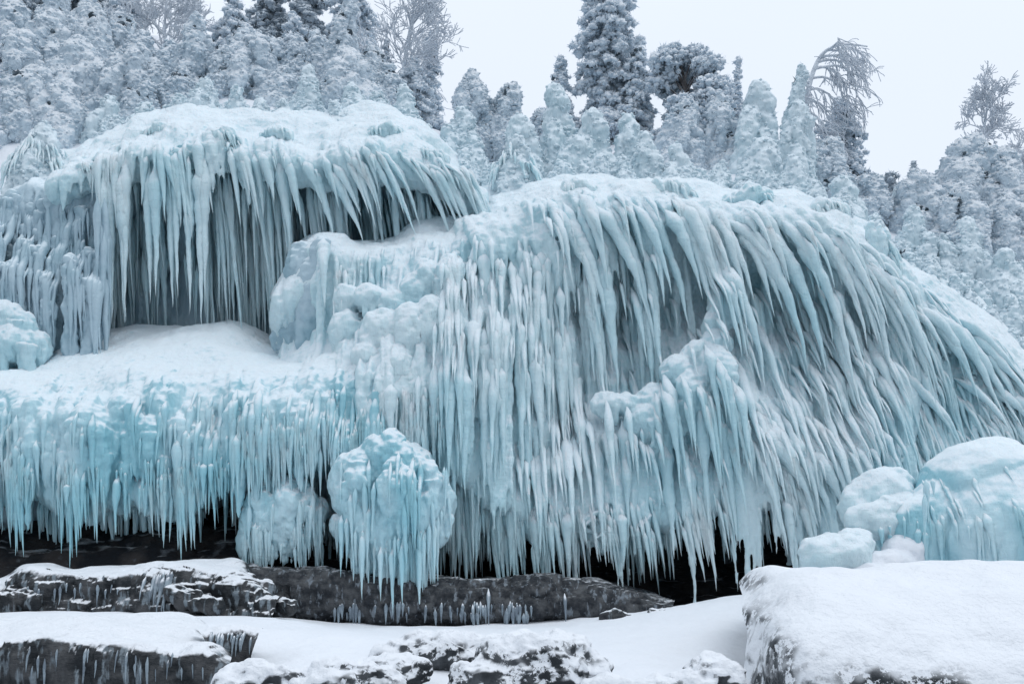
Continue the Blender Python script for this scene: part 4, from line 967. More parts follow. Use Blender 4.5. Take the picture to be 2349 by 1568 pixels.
#@SPLIT trees
# ------------------------------------------------------------------ trees and shrubs
def needle_clumps(mb, pts, size, rng, spikes=5, lvl=1):
    """a rough tuft per point: a jittered lump with thin needle blades standing out of it"""
    v, fc = ico(lvl)
    n = len(pts)
    if n == 0: return
    s = size * rng.uniform(0.5, 1.0, n) ** 1.5 * 1.7
    sc = np.stack([s * rng.uniform(0.8, 1.4, n), s * rng.uniform(0.8, 1.4, n), s * rng.uniform(0.7, 1.1, n)], -1)
    j = 1 + 0.32 * rng.uniform(-1, 1, (n, len(v), 1))
    V = pts[:, None] + v[None] * j * sc[:, None]
    F = fc[None] + (np.arange(n) * len(v))[:, None, None]
    mb.add(V.reshape(-1, 3), F.reshape(-1, 3))
    if spikes:
        m = n * spikes
        c = np.repeat(pts, spikes, 0); ss = np.repeat(s, spikes)[:, None]
        d = rng.normal(size=(m, 3)); d[:, 2] -= 0.3; d /= np.linalg.norm(d, axis=1)[:, None]
        side = np.cross(d, rng.normal(size=(m, 3))); side /= np.linalg.norm(side, axis=1)[:, None] + 1e-9
        a = c + d * ss * 0.6 + side * ss * 0.22; b_ = c + d * ss * 0.6 - side * ss * 0.22; t_ = c + d * ss * rng.uniform(1.3, 2.5, (m, 1))
        V = np.stack([a, b_, t_], 1).reshape(-1, 3)
        mb.add(V, np.arange(m * 3).reshape(m, 3))

def spruce(label, px, base, top, hw, Y, seed, mat="rime_needles", group="snow-laden spruces", slim=1.0, size=0.11, dens=1.0, gaps=0.25, lean=0.0, dark=0.15, name="spruce_tree"):
    rng = np.random.RandomState(seed); s = K * Y
    H = (base - top) * s; R = hw * s
    p0 = P(px, base, Y)
    o = empty(name, p0, label, "tree", group)
    n = 10; t = np.linspace(0, 1, n)
    path = p0 + np.stack([lean * H * t ** 1.6 + 0.03 * H * np.sin(t * 5 + seed), 0 * t, H * t * 0.97], -1)
    V, F = tube(path, 0.012 * H * (1 - t) + 0.012 + 0.01 * R, 7)
    obj("trunk", V, [F], MAT["bark"], o)
    pts = []; dk = []
    nb = int(np.clip(90 * dens * (H / 3.0) ** 0.8 * (R / 0.8) ** 0.5, 24, 420))
    for k in range(nb):
        f = (k + rng.rand()) / nb
        z = H * (0.02 + 0.97 * f)
        a = k * 2.39996 + rng.uniform(-0.7, 0.7)
        rr = R * ((1 - f) ** 0.55 * 0.86 + 0.12) * rng.uniform(0.55, 1.05) * (1 + 0.75 * perlin(np.array([[f * 5 + seed, np.cos(a) * 0.9, np.sin(a) * 0.9]]))[0])
        c = p0 + np.array([lean * H * f ** 1.6, 0, z])
        m = max(2, int(rr / (size * 0.55)))
        u = (np.arange(m) + rng.rand(m)) / m
        droop = rng.uniform(0.4, 1.1)
        bx = np.stack([np.cos(a) * rr * u, np.sin(a) * rr * u, -droop * rr * u ** 1.5 + 0.15 * rr * u], -1) + c
        w = rr * 0.28
        for rep in range(3 if rr > 0.4 else 2):
            q = bx + np.stack([-np.sin(a) * w * u, np.cos(a) * w * u, -0.3 * w * rng.rand(m)], -1) * rng.uniform(-1, 1, (m, 1)) + rng.normal(0, size * 0.3, (m, 3))
            pts.append(q[rng.rand(m) > gaps * 0.5])
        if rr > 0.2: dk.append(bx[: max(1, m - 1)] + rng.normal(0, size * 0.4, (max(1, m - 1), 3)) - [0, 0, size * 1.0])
    pts.append(p0 + np.stack([lean * H + 0 * t, 0 * t, H * (0.9 + 0.1 * t)], -1)[::3])
    mb = MB(); needle_clumps(mb, np.concatenate(pts), size * 0.74, rng, 9, 0)
    V, F = mb.get(); obj("crown", V, F, MAT[mat], o)
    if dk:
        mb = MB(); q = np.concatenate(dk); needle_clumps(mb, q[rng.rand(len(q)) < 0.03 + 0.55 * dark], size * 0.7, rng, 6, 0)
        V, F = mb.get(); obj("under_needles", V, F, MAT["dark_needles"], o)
    return o

def iced_shrub(label, px, base, top, hw, Y, seed, mat="rime", group="ice-encased shrubs", dark=0.5, paws=1.0, voxel=0.034, drips=4, plump=1.0, lean=0.0, cone=None):
    """a bush or young spruce buried in rime: overlapping drooping paws, icicle fringes, dark twigs in the gaps"""
    rng = np.random.RandomState(seed); s = K * Y
    H = (base - top) * s; R = hw * s; p0 = P(px, base, Y)
    o = empty("iced_shrub", p0, label, "shrub", group)
    cone = cone or (rng.uniform(0.6, 1.05) if mat != "rime" else rng.uniform(0.32, 0.75))
    lean = lean or rng.uniform(-0.12, 0.16)
    prof = lambda f: R * (np.clip(1 - f, 0, 1) ** cone * 0.92 + 0.06)
    mb = MB(); tw = []
    for f in np.linspace(0.0, 0.86, 7):
        rr = (0.40 if mat == "rime" else 0.74) * prof(f)
        ball(mb, p0 + [lean * H * f, 0.1 * R, H * f], (rr, rr, max(0.12 * H, rr * 0.5)))
    if mat == "rime":
        q = rng.normal(size=(int(70 * np.clip(H * R / 1.2, 0.3, 2)), 3)); q /= np.linalg.norm(q, axis=1)[:, None]
        ff = rng.rand(len(q)) ** 1.2 * 0.9
        tw.append(p0 + np.stack([lean * H * ff, 0 * ff, H * ff], -1) + q * (prof(ff) * rng.uniform(0.5, 0.80, len(q)))[:, None] * [1, 1, 0.4])
    tr = np.clip(0.26 * R, 0.09, 0.3) * plump
    ball(mb, p0 + [lean * H, 0, H - tr], (tr, tr, tr * rng.uniform(1.1, 1.7)))
    ball(mb, p0 + [lean * H + 0.5 * tr, -0.3 * tr, H - 2.0 * tr], (tr, tr, tr * 1.2))
    bell = mat != "rime"
    nb = int(np.clip((9 + 13 * H / max(R, 0.2)) * paws * (0.55 if bell else 1), 9, 52))
    tt = np.linspace(0, 1, 7)[:, None]
    for k in range(nb):
        f = 0.93 * (1 - ((k + rng.rand()) / nb) ** 0.75)
        rr = prof(f) * rng.uniform(0.60, 1.12)
        a = k * 2.39996 + rng.uniform(-0.7, 0.7)
        dx = np.array([np.cos(a), np.sin(a), 0]); sd = np.array([-dx[1], dx[0], 0])
        st = p0 + np.array([lean * H * f, 0, H * f])
        rb = np.clip((0.26 if bell else 0.30) * R * (0.6 + 0.5 * (1 - f)), 0.07, 0.32) * rng.uniform(0.6, 1.35) * plump
        A_, B_ = st + [0, 0, 0.10 * H * rng.rand()], st + dx * rr * 0.95 + [0, 0, 0.05 * H + 0.5 * rb]
        C_ = st + dx * rr * rng.uniform(0.95, 1.1) + sd * rng.uniform(-.5, .5) * rb - [0, 0, rb * (rng.uniform(3.5, 7.5) if bell else rng.uniform(1.6, 4.2))]
        q = (1 - tt) ** 2 * A_ + 2 * tt * (1 - tt) * B_ + tt ** 2 * C_
        capsule(mb, q, rb * np.interp(tt[:, 0], [0, 0.45, 0.75, 1], [0.7, 1.0, 0.9, 0.45]), 9)
        if not bell: ball(mb, q[3] + [0, 0, 0.1 * rb], np.array([1.15, 1.15, 0.8]) * rb, 1)
        ns = rng.randint(8, 14) if bell else rng.randint(4, 8)
        for j in range(ns):
            i = rng.randint(2, 6)
            x = q[i] + sd * rng.uniform(-1, 1) * rb * 0.9 + dx * rng.uniform(-0.4, 0.5) * rb - [0, 0, 0.2 * rb]
            L = rng.uniform(0.8, 3.4 if bell else 2.6) * rb
            capsule(mb, x + np.array([0, 0, -L]) * np.linspace(0, 1, 5)[:, None], np.maximum(rb * rng.uniform(0.16, 0.34) * (1.1 - 0.85 * np.linspace(0, 1, 5)), 0.014), 6)
        if rng.rand() < dark:
            tw.append(q[3] - dx * rb * 0.8 - [0, 0, rb * 1.2] + rng.normal(0, 0.4, (rng.randint(5, 12), 3)) * rb)
    V, N, F = remesh(*mb.get(), voxel)
    V = V + N * (0.04 * fbm(V * 4 + seed, 3) + 0.03 * fbm(V * [13, 13, 8] + seed, 3, 0.6) + (0.05 if mat == 'rime' else 0.085) * (cells(V[:, 0] / 0.12 + 0.5 * V[:, 1], V[:, 2] / (0.42 if mat == 'rime' else 1.1), seed % 50) - 0.45) * np.clip(1.1 - 1.3 * N[:, 2], 0, 1))[:, None]
    if True:
        # rime feathers: small frosted tufts and blades all over the casing, hanging a little
        pick = rng.rand(len(V)) < min(1.0, (1000.0 if mat == "rime" else 420.0) / len(V))
        fm = MB(); fm.add(V, F[0] if len(F) == 1 else F[-1])
        if len(F) > 1: fm.T.append(F[0])
        needle_clumps(fm, V[pick] + N[pick] * 0.003, 0.034, rng, 4, 0)
        V, F = fm.get()
    obj("ice_casing", V, F, MAT[mat], o)
    if tw:
        mb = MB(); needle_clumps(mb, np.concatenate(tw), 0.06, rng, 7)
        V, F = mb.get(); tag(obj("twigs", V, F, MAT["dark_needles"], o), kind="stuff")
    return o

def grow(mb, p, d, L, r, depth, rng, spread, bend, minr=0.010, kids=(3, 5), drop=0.0):
    n = 7; t = np.linspace(0, 1, n)
    q = [np.array(p, float)]; dd = np.array(d, float)
    for i in range(n - 1):
        dd = dd + rng.normal(0, bend, 3) + [0, 0, -drop * (i / n)]; dd /= np.linalg.norm(dd)
        q.append(q[-1] + dd * L / (n - 1))
    q = np.array(q)
    mb.add(*tube(q, np.maximum(r * (1 - 0.6 * t), minr), 5 if depth else 7))
    if depth <= 0: return
    for k in range(rng.randint(*kids)):
        i = rng.randint(2, n); 
        ax = rng.normal(size=3); ax -= ax.dot(dd) * dd; ax /= np.linalg.norm(ax) + 1e-9
        tang = q[i] - q[i - 1]; tang /= np.linalg.norm(tang)
        nd = tang + ax * spread * rng.uniform(0.6, 1.3); nd[2] += 0.12 - drop; nd[1] *= 0.8; nd /= np.linalg.norm(nd)
        grow(mb, q[i], nd, L * rng.uniform(0.45, 0.75), max(r * 0.5, minr), depth - 1, rng, spread, bend, minr, kids, drop)

def bare_tree(label, px, base, top, Y, seed, lean=0.0, spread=0.75, depth=4, kids=(3, 6), minr=0.011, group="frosted bare trees", r=0.03, drop=0.0, trunk_mat="frosted_bark", nb=9):
    rng = np.random.RandomState(seed); s = K * Y; H = (base - top) * s; p0 = P(px, base, Y)
    o = empty("bare_tree", p0, label, "tree", group)
    n = 9; t = np.linspace(0, 1, n)
    path = p0 + np.stack([lean * H * t + 0.05 * H * np.sin(3 * t + seed) * t, 0 * t, H * 0.85 * t], -1)
    V, F = tube(path, r * H * 0.5 * (1 - 0.75 * t) + 0.012, 8); obj("trunk", V, [F], MAT[trunk_mat], o)
    mb = MB()
    for k in range(nb + rng.randint(4)):
        f = rng.uniform(0.28, 1.0); i = f * (n - 1); p = np.array([np.interp(i, np.arange(n), path[:, q]) for q in range(3)])
        a = rng.uniform(0, 2 * np.pi); d = np.array([np.cos(a) * spread, np.sin(a) * spread * 0.8, rng.uniform(0.5, 1.1)]); d /= np.linalg.norm(d)
        grow(mb, p, d, H * rng.uniform(0.22, 0.40) * (1.15 - 0.6 * f), 0.012 * H * 0.5 + 0.01, depth - 2, rng, 0.8, 0.14, minr, kids, drop)
    V, F = mb.get(); obj("branches", V, F, MAT["frosted_bark"], o)
    return o

# spruces on the upper left, back rank first
SP = [
 # label, px, base, top, hw, Y, mat, size, extra
 ("dark tall spruce in the upper left corner of the wood", 30, 230, -150, 110, 33, "needles", .13, {}),
 ("dark spruce second from the upper left corner, its top out of frame", 150, 220, -170, 100, 34, "needles", .13, {}),
 ("dark broad spruce behind the left snowy thicket, third from the corner", 260, 215, -130, 95, 33, "needles", .13, {}),
 ("grey snowy spruce just left of the left bare tree", 292, 230, -40, 72, 30.5, "rime_needles", .12, {}),
 ("slender dark spruce just right of the left bare tree", 447, 210, -30, 32, 33, "needles", .11, {}),
 ("grey spruce standing between the slender dark spruce and the dark trunk", 535, 215, -30, 72, 31.5, "rime_needles", .12, {}),
 ("dark spruce left of centre of the wood with bare lower limbs", 620, 225, -120, 80, 33.5, "needles", .13, {}),
 ("dark spruce with its crown cut by the top edge, right of the wood's middle", 705, 225, -150, 78, 33, "needles", .13, {}),
 ("snowy spruce before the two dark spruces of the wood", 672, 235, 30, 60, 29.5, "rime_needles", .11, {}),
 ("tall grey spruce behind the right bare tree", 810, 240, -110, 78, 32, "rime_needles", .12, {}),
 ("thin dark spruce close left of the right bare tree's trunk", 887, 240, 95, 20, 31, "needles", .09, {}),
 ("narrow pointed spruce at the right end of the wood", 988, 305, 72, 38, 30, "rime_needles", .10, {}),
 ("broad low spruce at the right end of the wood, in front of the bare tree", 950, 330, 135, 85, 28.5, "rime_needles", .11, {}),
 ("tallest spruce against the sky, its tip above the top edge", 1395, 330, -210, 88, 30, "rime_needles", .12, dict(dens=1.4, gaps=0.05)),
 ("small lone spruce against the sky, left of the tallest spruce", 1287, 280, 132, 42, 30, "rime_needles", .10, {}),
 ("pointed spruce touching the right side of the tallest spruce", 1466, 320, 82, 52, 29.5, "rime_needles", .10, dict(dark=0.3)),
 ("thin spire-shaped spruce between the rounded pine and the bent tree", 1693, 330, 132, 24, 29, "rime_needles", .09, {}),
 ("wide drooping spruce behind the bent tree, sloping down to the right", 1925, 440, 225, 92, 28.5, "rime_needles", .11, dict(dark=0.2)),
 ("tiny pointed spruce in the gap at the right skyline", 2096, 450, 372, 20, 29, "needles", .09, {}),
 ("dark low spruce left of the tiny pointed spruce on the right skyline", 2042, 470, 395, 48, 28.5, "needles", .10, {}),
]
for i, (lab, px, ba, to, hw, Y, mt, sz, ex) in enumerate(SP):
    spruce(lab, px, ba + 20, to, hw * 1.15, Y, 200 + i, mt, size=sz * 0.60, **ex)

def round_pine(label, px, base, top, hw, Y, seed):
    rng = np.random.RandomState(seed); s = K * Y; H = (base - top) * s; R = hw * s; p0 = P(px, base, Y)
    o = empty("pine_tree", p0, label, "tree")
    t = np.linspace(0, 1, 8); path = p0 + np.stack([0.06 * H * np.sin(4 * t), 0 * t, 0.9 * H * t], -1)
    V, F = tube(path, 0.12 * (1.1 - t), 8); obj("trunk", V, [F], MAT["bark"], o)
    mb = MB(); lm = MB(); dk = []
    for k in range(34):
        f = rng.uniform(0.12, 1.0); a = rng.uniform(0, 2 * np.pi); rr = R * math.sqrt(max(0.05, 1 - (abs(f - 0.45) / 0.62) ** 2)) * rng.uniform(0.65, 1.0)
        c = p0 + [np.cos(a) * rr, np.sin(a) * rr, H * f]
        st = p0 + np.array([0, 0, H * max(0.05, f - 0.25)]); tt = np.linspace(0, 1, 6)[:, None]
        lm.add(*tube(st + (c - st) * tt + np.array([0, 0, 0.12]) * np.sin(tt * np.pi), 0.03 * (1.1 - tt[:, 0]), 5))
        n = 130; g = rng.normal(size=(n, 3)); g /= np.linalg.norm(g, axis=1)[:, None]; g *= rng.uniform(0.5, 1, (n, 1))
        q = c + g * [0.42, 0.42, 0.26]; up = g[:, 2] > -0.8
        needle_clumps(mb, q[up], 0.052, rng, 8, 0); dk.append(q[~up])
    V, F = mb.get(); obj("crown", V, F, MAT["rime_needles"], o)
    V, F = lm.get(); obj("limbs", V, F, MAT["bark"], o)
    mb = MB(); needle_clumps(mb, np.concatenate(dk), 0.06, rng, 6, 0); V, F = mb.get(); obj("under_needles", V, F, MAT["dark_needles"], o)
round_pine("rounded snow-clumped pine with dark hollows, right of the tallest spruce", 1572, 350, 122, 82, 28.5, 250)

bare_tree("left frosted bare tree among the dark spruces at the top", 385, 215, -60, 29.8, 261, spread=0.75, depth=5, kids=(4, 6), minr=0.009, nb=16)
bare_tree("tall frosted bare tree at the right end of the wood, spreading against the sky", 925, 290, -20, 29.2, 262, lean=0.03, spread=0.85, depth=5, kids=(4, 6), r=0.04, minr=0.009, nb=18)
bare_tree("frosted bare tree on the right skyline above the snowy shrub heap", 2247, 395, 190, 28, 263, lean=0.05, spread=1.0, depth=5, kids=(4, 6), r=0.035, minr=0.009, nb=14)
bare_tree("twiggy grey thicket tree at the right edge behind the shrub heap", 2345, 520, 320, 28.5, 264, spread=1.1, depth=5, kids=(3, 6), minr=0.010)
bare_tree("few bare twigs rising out of the rounded pine's top", 1590, 240, 108, 28.6, 265, lean=0.02, spread=0.5, depth=3, kids=(2, 3))

# the bent tree: a stem bowed to the right with drooping frosted branches
bt = empty("bent_tree", P(1848, 420, 27.5), "bent frosted tree bowing to the right with drooping branches against the sky", "tree")
Yb = 27.5
stem = np.array([(1846, 420), (1848, 330), (1850, 240), (1858, 190), (1875, 142), (1896, 116), (1928, 103), (1960, 103), (1990, 107)], float)
tt = np.linspace(0, len(stem) - 1, 40)
sp = cr(stem, tt)
V, F = tube(P(sp[:, 0], sp[:, 1], Yb), np.interp(tt, [0, 3, 8], [0.085, 0.06, 0.018]), 8); obj("trunk", V, [F], MAT["frosted_bark"], bt)
mb = MB(); rng = np.random.RandomState(271)
def arc(p, q, sag, r0, r1, dy):
    t = np.linspace(0, 1, 10); a_ = np.array(p, float); b_ = np.array(q, float)
    m = (a_ + b_) / 2 + np.array([0.25 * (b_[0] - a_[0]), -sag])
    c_ = ((1 - t) ** 2)[:, None] * a_ + (2 * t * (1 - t))[:, None] * m + (t ** 2)[:, None] * b_
    c_ += np.stack([perlin(np.stack([t * 5 + dy * 9, 0 * t, 0 * t + dy], -1)), perlin(np.stack([t * 5, 0 * t + 3, 0 * t + dy * 7], -1))], -1) * 4
    pts = P(c_[:, 0], c_[:, 1], Yb + dy * t)
    mb.add(*tube(pts, r0 + (r1 - r0) * t, 6)); return c_, pts
for p, q, sag in [((1875, 142), (1966, 218), 62), ((1868, 160), (1960, 178), 34), ((1860, 182), (1948, 262), 66), ((1855, 205), (1925, 275), 52), ((1896, 116), (1958, 140), 18), ((1930, 103), (1978, 132), 8),
                  ((1884, 130), (1968, 172), 36), ((1852, 232), (1912, 310), 45), ((1850, 255), (1905, 345), 42), ((1858, 188), (1822, 240), 30), ((1905, 112), (1924, 86), -4), ((1850, 280), (1935, 370), 40), ((1849, 305), (1900, 410), 35), ((1870, 155), (1950, 235), 50)]:
    c_, pts = arc(p, q, sag, 0.036, 0.016, rng.uniform(-0.7, 0.7))
    for k in range(13):
        j = rng.randint(2, 10)
        grow(mb, pts[j], np.array([rng.uniform(0.1, 0.8), rng.uniform(-.3, .3), rng.uniform(-0.9, 0.1)]), rng.uniform(0.25, 0.62), 0.016, 1, rng, 0.5, 0.14, 0.009, (3, 6), 0.3)
V, F = mb.get(); obj("branches", V, F, MAT["frosted_bark"], bt)

#@SPLIT shrubs
SH = [
 # upper-left thicket, back to front
 ("iced young spruce in the top left corner thicket", 40, 190, 20, 62, 28.5, "rime"),
 ("tall rime-coated spruce at left, second in the thicket", 110, 215, 45, 62, 28.0, "rime"),
 ("peaked rime-coated spruce above the left snow slope", 200, 215, 40, 58, 28.2, "rime"),
 ("broad rime-coated bush below the peaked spruce at left", 190, 270, 105, 92, 27.0, "rime"),
 ("left edge rime-coated bush above the hooded drape", 25, 260, 90, 72, 27.0, "rime"),
 ("sagging rime-coated bush at the left edge below the thicket", 60, 310, 175, 90, 26.3, "rime"),
 ("low dripping bush at the left edge over the hooded drape", 20, 335, 220, 66, 25.7, "rime"),
 ("dripping bush with dark gaps left of the overhang's snow crest", 140, 325, 200, 80, 25.9, "rime"),
 ("round dripping shrub resting on the left snow slope", 245, 305, 228, 46, 25.4, "iced_rime"),
 ("rime-coated bush with a flat shoulder above the left snow slope", 290, 265, 120, 72, 26.6, "rime"),
 ("low rime-coated bush below the left bare tree", 345, 245, 150, 55, 26.8, "rime"),
 ("tall mitten-shaped iced spruce right of the left bare tree", 450, 245, 55, 48, 27.0, "rime"),
 ("narrow iced spruce leaning on the mitten-shaped spruce", 512, 235, 118, 30, 26.6, "rime"),
 ("broad rounded iced spruce in the middle of the left thicket", 575, 240, 98, 66, 27.0, "rime"),
 ("small pale shrub under the mitten-shaped spruce", 470, 255, 190, 44, 25.5, "iced_rime"),
 ("leaning stump-like iced shrub on the overhang's crest", 545, 262, 205, 30, 25.2, "iced_rime"),
 ("rime-coated bush behind the crest, right of the broad rounded spruce", 640, 250, 165, 50, 26.5, "rime"),
 ("cone-shaped iced shrub on the middle of the overhang's crest", 700, 262, 168, 38, 25.6, "iced_rime"),
 ("low iced shrub in front of the cone-shaped one on the crest", 715, 272, 205, 36, 25.0, "iced_rime"),
 ("tall rounded iced spruce column against the grey spruce", 768, 235, 18, 40, 27.2, "rime"),
 ("broad rime-coated bush at the foot of the tall iced column", 800, 250, 125, 66, 26.4, "rime"),
 ("squat snow-capped shrub on the right part of the overhang's crest", 815, 268, 208, 46, 25.0, "iced_rime"),
 ("left of two knobs at the right end of the overhang's crest", 870, 265, 218, 38, 24.9, "iced_rime"),
 ("right of two knobs at the right end of the overhang's crest", 935, 290, 212, 40, 24.9, "iced_rime"),
 # gap in the middle
 ("iced shrub against the sky between the wood and the tallest spruce", 1078, 340, 182, 48, 27.0, "rime"),
 ("right-leaning iced shrub beside the sky gap", 1150, 345, 205, 46, 27.0, "rime"),
 ("pale rounded shrub below the middle sky gap", 1050, 365, 262, 48, 25.6, "iced_rime"),
 ("low cushion shrub where the overhang meets the middle hump", 1020, 385, 300, 46, 25.0, "iced_rime"),
 ("small round shrub on the snow left of the ice tent", 1090, 392, 320, 40, 24.8, "iced_rime"),
 ("domed iced shrub behind the ice tent", 1195, 400, 275, 58, 25.2, "iced_rime"),
 ("small dark-bottomed shrub on the skyline right of the sky gap", 1245, 345, 262, 26, 27.5, "rime"),
 # centre right
 ("tall hooded iced spruce left of the tallest spruce's foot", 1290, 400, 218, 60, 25.8, "iced_rime"),
 ("broad iced shrub sloping right below the tallest spruce", 1345, 405, 270, 66, 25.4, "iced_rime"),
 ("low iced shrub under the hooded spruce with a dark hollow", 1310, 420, 320, 50, 24.9, "iced_rime"),
 ("pointed iced shrub in front of the rounded pine, left one", 1455, 410, 278, 52, 25.6, "iced_rime"),
 ("low pointed shrub on the right cascade's crest below the pine", 1490, 425, 320, 50, 24.9, "iced_rime"),
 ("rime bush at the foot of the rounded pine", 1555, 390, 250, 60, 26.8, "rime"),
 ("pointed iced shrub right of the rounded pine's foot", 1560, 430, 345, 46, 24.9, "iced_rime"),
 ("large drooping iced spruce left of the bent tree", 1730, 430, 215, 70, 26.4, "iced_rime"),
 ("upright iced shrub beside the thin spire-shaped spruce", 1665, 420, 240, 48, 26.8, "rime"),
 ("knob-topped iced spire just left of the bent tree", 1800, 400, 178, 26, 26.8, "iced_rime"),
 ("broad iced spruce below the knob-topped spire", 1805, 440, 262, 60, 25.6, "iced_rime"),
 ("wide bell-shaped iced shrub on the right cascade's crest", 1735, 450, 330, 72, 25.0, "iced_rime"),
 ("rounded ice cushion on the right cascade's crest, left of the bell-shaped shrub", 1645, 452, 388, 46, 24.4, "iced_rime"),
 ("rounded ice cushion on the right cascade's crest, right of the bell-shaped shrub", 1810, 455, 370, 46, 24.4, "iced_rime"),
 ("drooping iced bush at the foot of the bent tree", 1895, 440, 330, 50, 26.6, "rime"),
 # right
 ("square-shouldered dripping shrub right of the cascade's crest", 1945, 530, 418, 62, 24.6, "iced_rime"),
 ("low rime bush behind the square-shouldered shrub", 1990, 480, 410, 50, 26.6, "rime"),
 ("ice-capped post-like shrub at the corner above the combed icicles", 2005, 570, 500, 38, 23.4, "iced_rime"),
 ("top lobe of the shrub heap, a broad iced bush under the right bare tree", 2215, 470, 335, 88, 27.0, "rime"),
 ("broad iced bush at the right side of the heap", 2290, 490, 360, 66, 26.6, "rime"),
 ("left iced bush of the right heap with dark hollows", 2110, 530, 410, 66, 26.4, "rime"),
 ("middle iced bush of the right heap", 2190, 560, 440, 70, 25.8, "rime"),
 ("right iced bush of the heap at the frame's edge", 2315, 580, 460, 66, 25.8, "rime"),
 ("small conical iced shrub on the slope below the left bush of the heap", 2090, 600, 490, 46, 25.0, "iced_rime"),
 ("dripping dome-shaped shrub low in the right heap", 2215, 620, 520, 60, 25.0, "iced_rime"),
 ("lowest iced shrub at the right edge above the combed icicles", 2310, 690, 590, 62, 24.6, "iced_rime"),
]
for i, (lab, px, ba, to, hw, Y, mt) in enumerate(SH):
    iced_shrub(lab, px, ba, to - 0.10 * (ba - to), hw * 1.2, Y, 300 + i, mt, dark=0.5 if mt == "rime" else 0.1, plump=1.0 if mt == "rime" else 1.15)
FILL = [(30, 150, 10, 70, 29.5), (120, 140, -10, 70, 29.8), (200, 150, 0, 66, 29.6), (270, 170, 30, 60, 29.0), (330, 200, 70, 56, 28.6), (395, 215, 95, 50, 28.6), (480, 215, 80, 56, 28.8), (540, 200, 70, 50, 29.0),
        (610, 220, 90, 54, 28.2), (690, 225, 90, 54, 28.2), (740, 225, 75, 50, 28.6), (840, 245, 110, 56, 28.0), (890, 270, 150, 50, 27.4), (100, 270, 130, 70, 27.6), (320, 290, 190, 50, 25.8), (410, 250, 165, 50, 26.2), (60, 230, 80, 70, 28.0)]
for i, (px, ba, to, hw, Y) in enumerate(FILL):
    iced_shrub("rime-coated bush packed in the dense thicket at upper left", px, ba, to, hw, Y, 500 + i, "rime", group="rime-coated bushes of the upper left thicket", dark=0.6)
FILL = [(2060, 560, 430, 60, 27.0), (2150, 520, 390, 60, 27.4), (2260, 540, 410, 66, 26.8), (2340, 600, 450, 60, 26.0), (2250, 640, 530, 50, 25.4), (2150, 640, 540, 56, 25.2), (2400, 620, 400, 80, 26.5), (2480, 700, 460, 90, 26.0)]
FILL += [(2070, 650, 560, 46, 24.2), (2140, 680, 600, 52, 24.2), (2200, 720, 630, 50, 24.0), (2255, 760, 650, 56, 24.0), (2320, 800, 680, 60, 24.0), (2390, 860, 700, 70, 24.0), (2120, 620, 530, 50, 24.8), (2180, 660, 560, 56, 24.8), (2260, 690, 580, 60, 24.8), (2340, 730, 600, 60, 24.8)]
for i, (px, ba, to, hw, Y) in enumerate(FILL):
    iced_shrub("ice-heavy bush packed in the shrub heap at the right edge", px, ba, to, hw, Y, 540 + i, "iced_rime", group="ice-heavy bushes of the right heap", dark=0.35)

CREST = [(270, 318, 268, 40, 24.2), (330, 285, 235, 40, 24.3), (410, 268, 222, 40, 24.2), (600, 275, 230, 38, 24.2), (650, 282, 235, 40, 24.1), (770, 288, 236, 44, 24.2), (980, 345, 290, 40, 24.0), (1060, 400, 345, 40, 24.0), (1130, 430, 380, 36, 23.8),
         (1290, 425, 372, 46, 24.0), (1370, 420, 360, 46, 24.0), (1430, 418, 365, 40, 24.0), (1540, 430, 385, 42, 24.0), (1600, 440, 392, 40, 24.0), (1700, 460, 400, 44, 24.0), (1770, 462, 405, 40, 23.9), (1860, 480, 420, 44, 23.9), (1920, 520, 455, 44, 23.8), (2045, 625, 560, 36, 23.3), (2080, 650, 580, 40, 23.3), (2130, 680, 610, 44, 23.2), (2180, 715, 640, 40, 23.2), (2230, 755, 675, 46, 23.1), (2280, 800, 715, 44, 23.1), (2330, 850, 760, 50, 23.0), (2395, 910, 810, 54, 23.0)]
for i, (px, ba, to, hw, Y) in enumerate(CREST):
    iced_shrub("low ice-caked hump of a shrub poking through the snow along the crest of the ice", px, ba, to, hw, Y, 560 + i, "iced_rime", group="ice-caked humps along the crest", dark=0.05, plump=1.25, voxel=0.032)
# ice tent in the middle, eaves on the overhang's roof, the drape at the left edge
def mound(name, label, px, py, Y, hw, hh, n, seed, cat, group=None, mat="ice", lean=0.1):
    """a crusted hump of lobes with icicles running down its front"""
    global FM
    rng = np.random.RandomState(seed); FM = FrontMap()
    o = empty(name, P(px, py + hh, Y), label, cat, group)
    pts = [(px + u * hw, py + hh * (0.25 + 0.5 * u * u + rng.uniform(-.1, .1)), hw * rng.uniform(0.22, 0.36), hh * rng.uniform(0.24, 0.4), Y - 0.35 * (1 - u * u)) for u in np.linspace(-0.8, 0.8, 9)]
    pts += [(px + rng.uniform(-.7, .7) * hw, py + hh * rng.uniform(0.4, 0.85), hw * 0.3, hh * 0.22, Y + 0.2) for k in range(6)]
    lobes(o, "ice_shell", pts, mat, seed, 0.03, 3)
    S = row([(px - hw, py + hh * 0.62, Y), (px, py + hh * 0.32, Y), (px + hw, py + hh * 0.62, Y)], n, (hh * 0.35, hh * 0.95), (2, 6), (-0.15 + lean, 0.35 + lean), 0.12, 0.3, seed + 1, hh * 0.15, 0.1, 1.2)
    hang(o, S, MAT[mat], seed + 2, 30, None, FM)
    FM = None
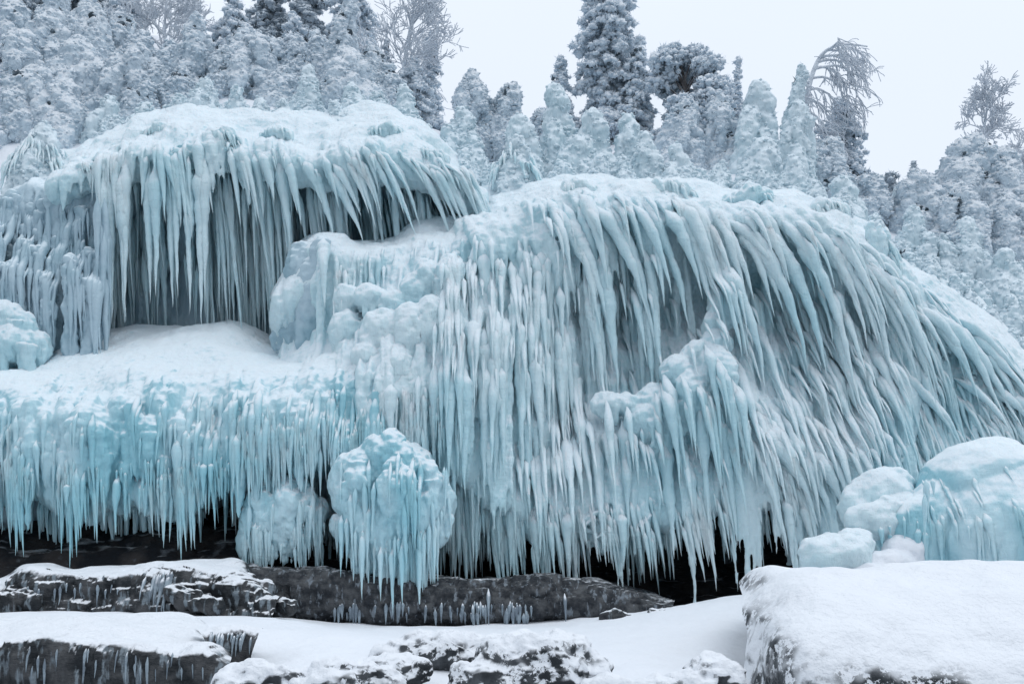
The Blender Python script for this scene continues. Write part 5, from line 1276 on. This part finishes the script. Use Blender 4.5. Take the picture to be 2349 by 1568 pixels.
def drape(label, px, base, top, hw, Y, seed, n, lean):
    o = iced_shrub(label, px, base, top, hw, Y, seed, "iced_rime", group=None, dark=0, plump=1.1, cone=0.85, voxel=0.03)
    o.name = "ice_drape"; o["category"] = "ice drape"
    ch = [c_ for c_ in o.children if c_.name.startswith("ice_casing")][0]
    fm = FrontMap(np.array([v.co for v in ch.data.vertices]) + np.array(o.location)); hh = base - top
    S = row([(px - hw * 0.8, top + hh * 0.62, Y), (px, top + hh * 0.25, Y), (px + hw * 0.8, top + hh * 0.62, Y)], n, (hh * 0.25, hh * 0.6), (2, 6), (-0.3 + lean, 0.4 + lean), 0.12, 0.3, seed + 1, hh * 0.2, 0.1, 1.3)
    hang(o, S, MAT["ice"], seed + 2, 40, None, fm)
drape("peaked ice tent on the snow hump right of centre, icicles running down its mouth", 1178, 425, 318, 62, 23.0, 401, 24, 0.0)
drape("hooded ice drape full of icicles at the left edge above the column wall", 85, 425, 292, 92, 23.0, 407, 34, 0.05)
mound("ice_hood", "leftmost snow hood on the overhang's roof", 365, 284, 22.9, 34, 40, 9, 403, "ice hood", "snow hoods on the overhang")
mound("ice_hood", "central snow hood at the overhang's lip above the long icicles", 512, 292, 22.2, 42, 56, 12, 404, "ice hood", "snow hoods on the overhang")
mound("ice_hood", "right snow hood on the overhang's roof with a row of teeth", 880, 284, 22.7, 46, 52, 14, 405, "ice hood", "snow hoods on the overhang")
mound("ice_hood", "low snow hood at the overhang's left end", 200, 374, 22.1, 36, 40, 9, 406, "ice hood", "snow hoods on the overhang")
mound("ice_hood", "small crusted hood in the middle of the overhang's roof", 640, 290, 22.7, 34, 40, 9, 411, "ice hood", "snow hoods on the overhang")
mound("ice_hood", "crusted hood at the right shoulder of the overhang above its dark recess", 985, 335, 22.3, 40, 50, 10, 412, "ice hood", "snow hoods on the overhang")
mound("ice_hood", "left crusted hood on the right cascade's snowy crest", 1330, 412, 21.8, 50, 50, 10, 413, "ice hood", "hoods on the right cascade's crest")
mound("ice_hood", "middle crusted hood on the right cascade's snowy crest", 1530, 412, 21.8, 56, 58, 12, 414, "ice hood", "hoods on the right cascade's crest")
mound("ice_hood", "right crusted hood on the right cascade's snowy crest", 1720, 430, 21.8, 56, 58, 12, 415, "ice hood", "hoods on the right cascade's crest")
mound("ice_hood", "snow hood at the top end of the right cascade beside the square-shouldered shrub", 1890, 455, 21.9, 50, 66, 18, 408, "ice hood")
mound("ice_hood", "pale flat-faced ice slab hanging at the corner where the combed icicles begin", 2010, 520, 21.6, 34, 120, 10, 409, "ice slab")
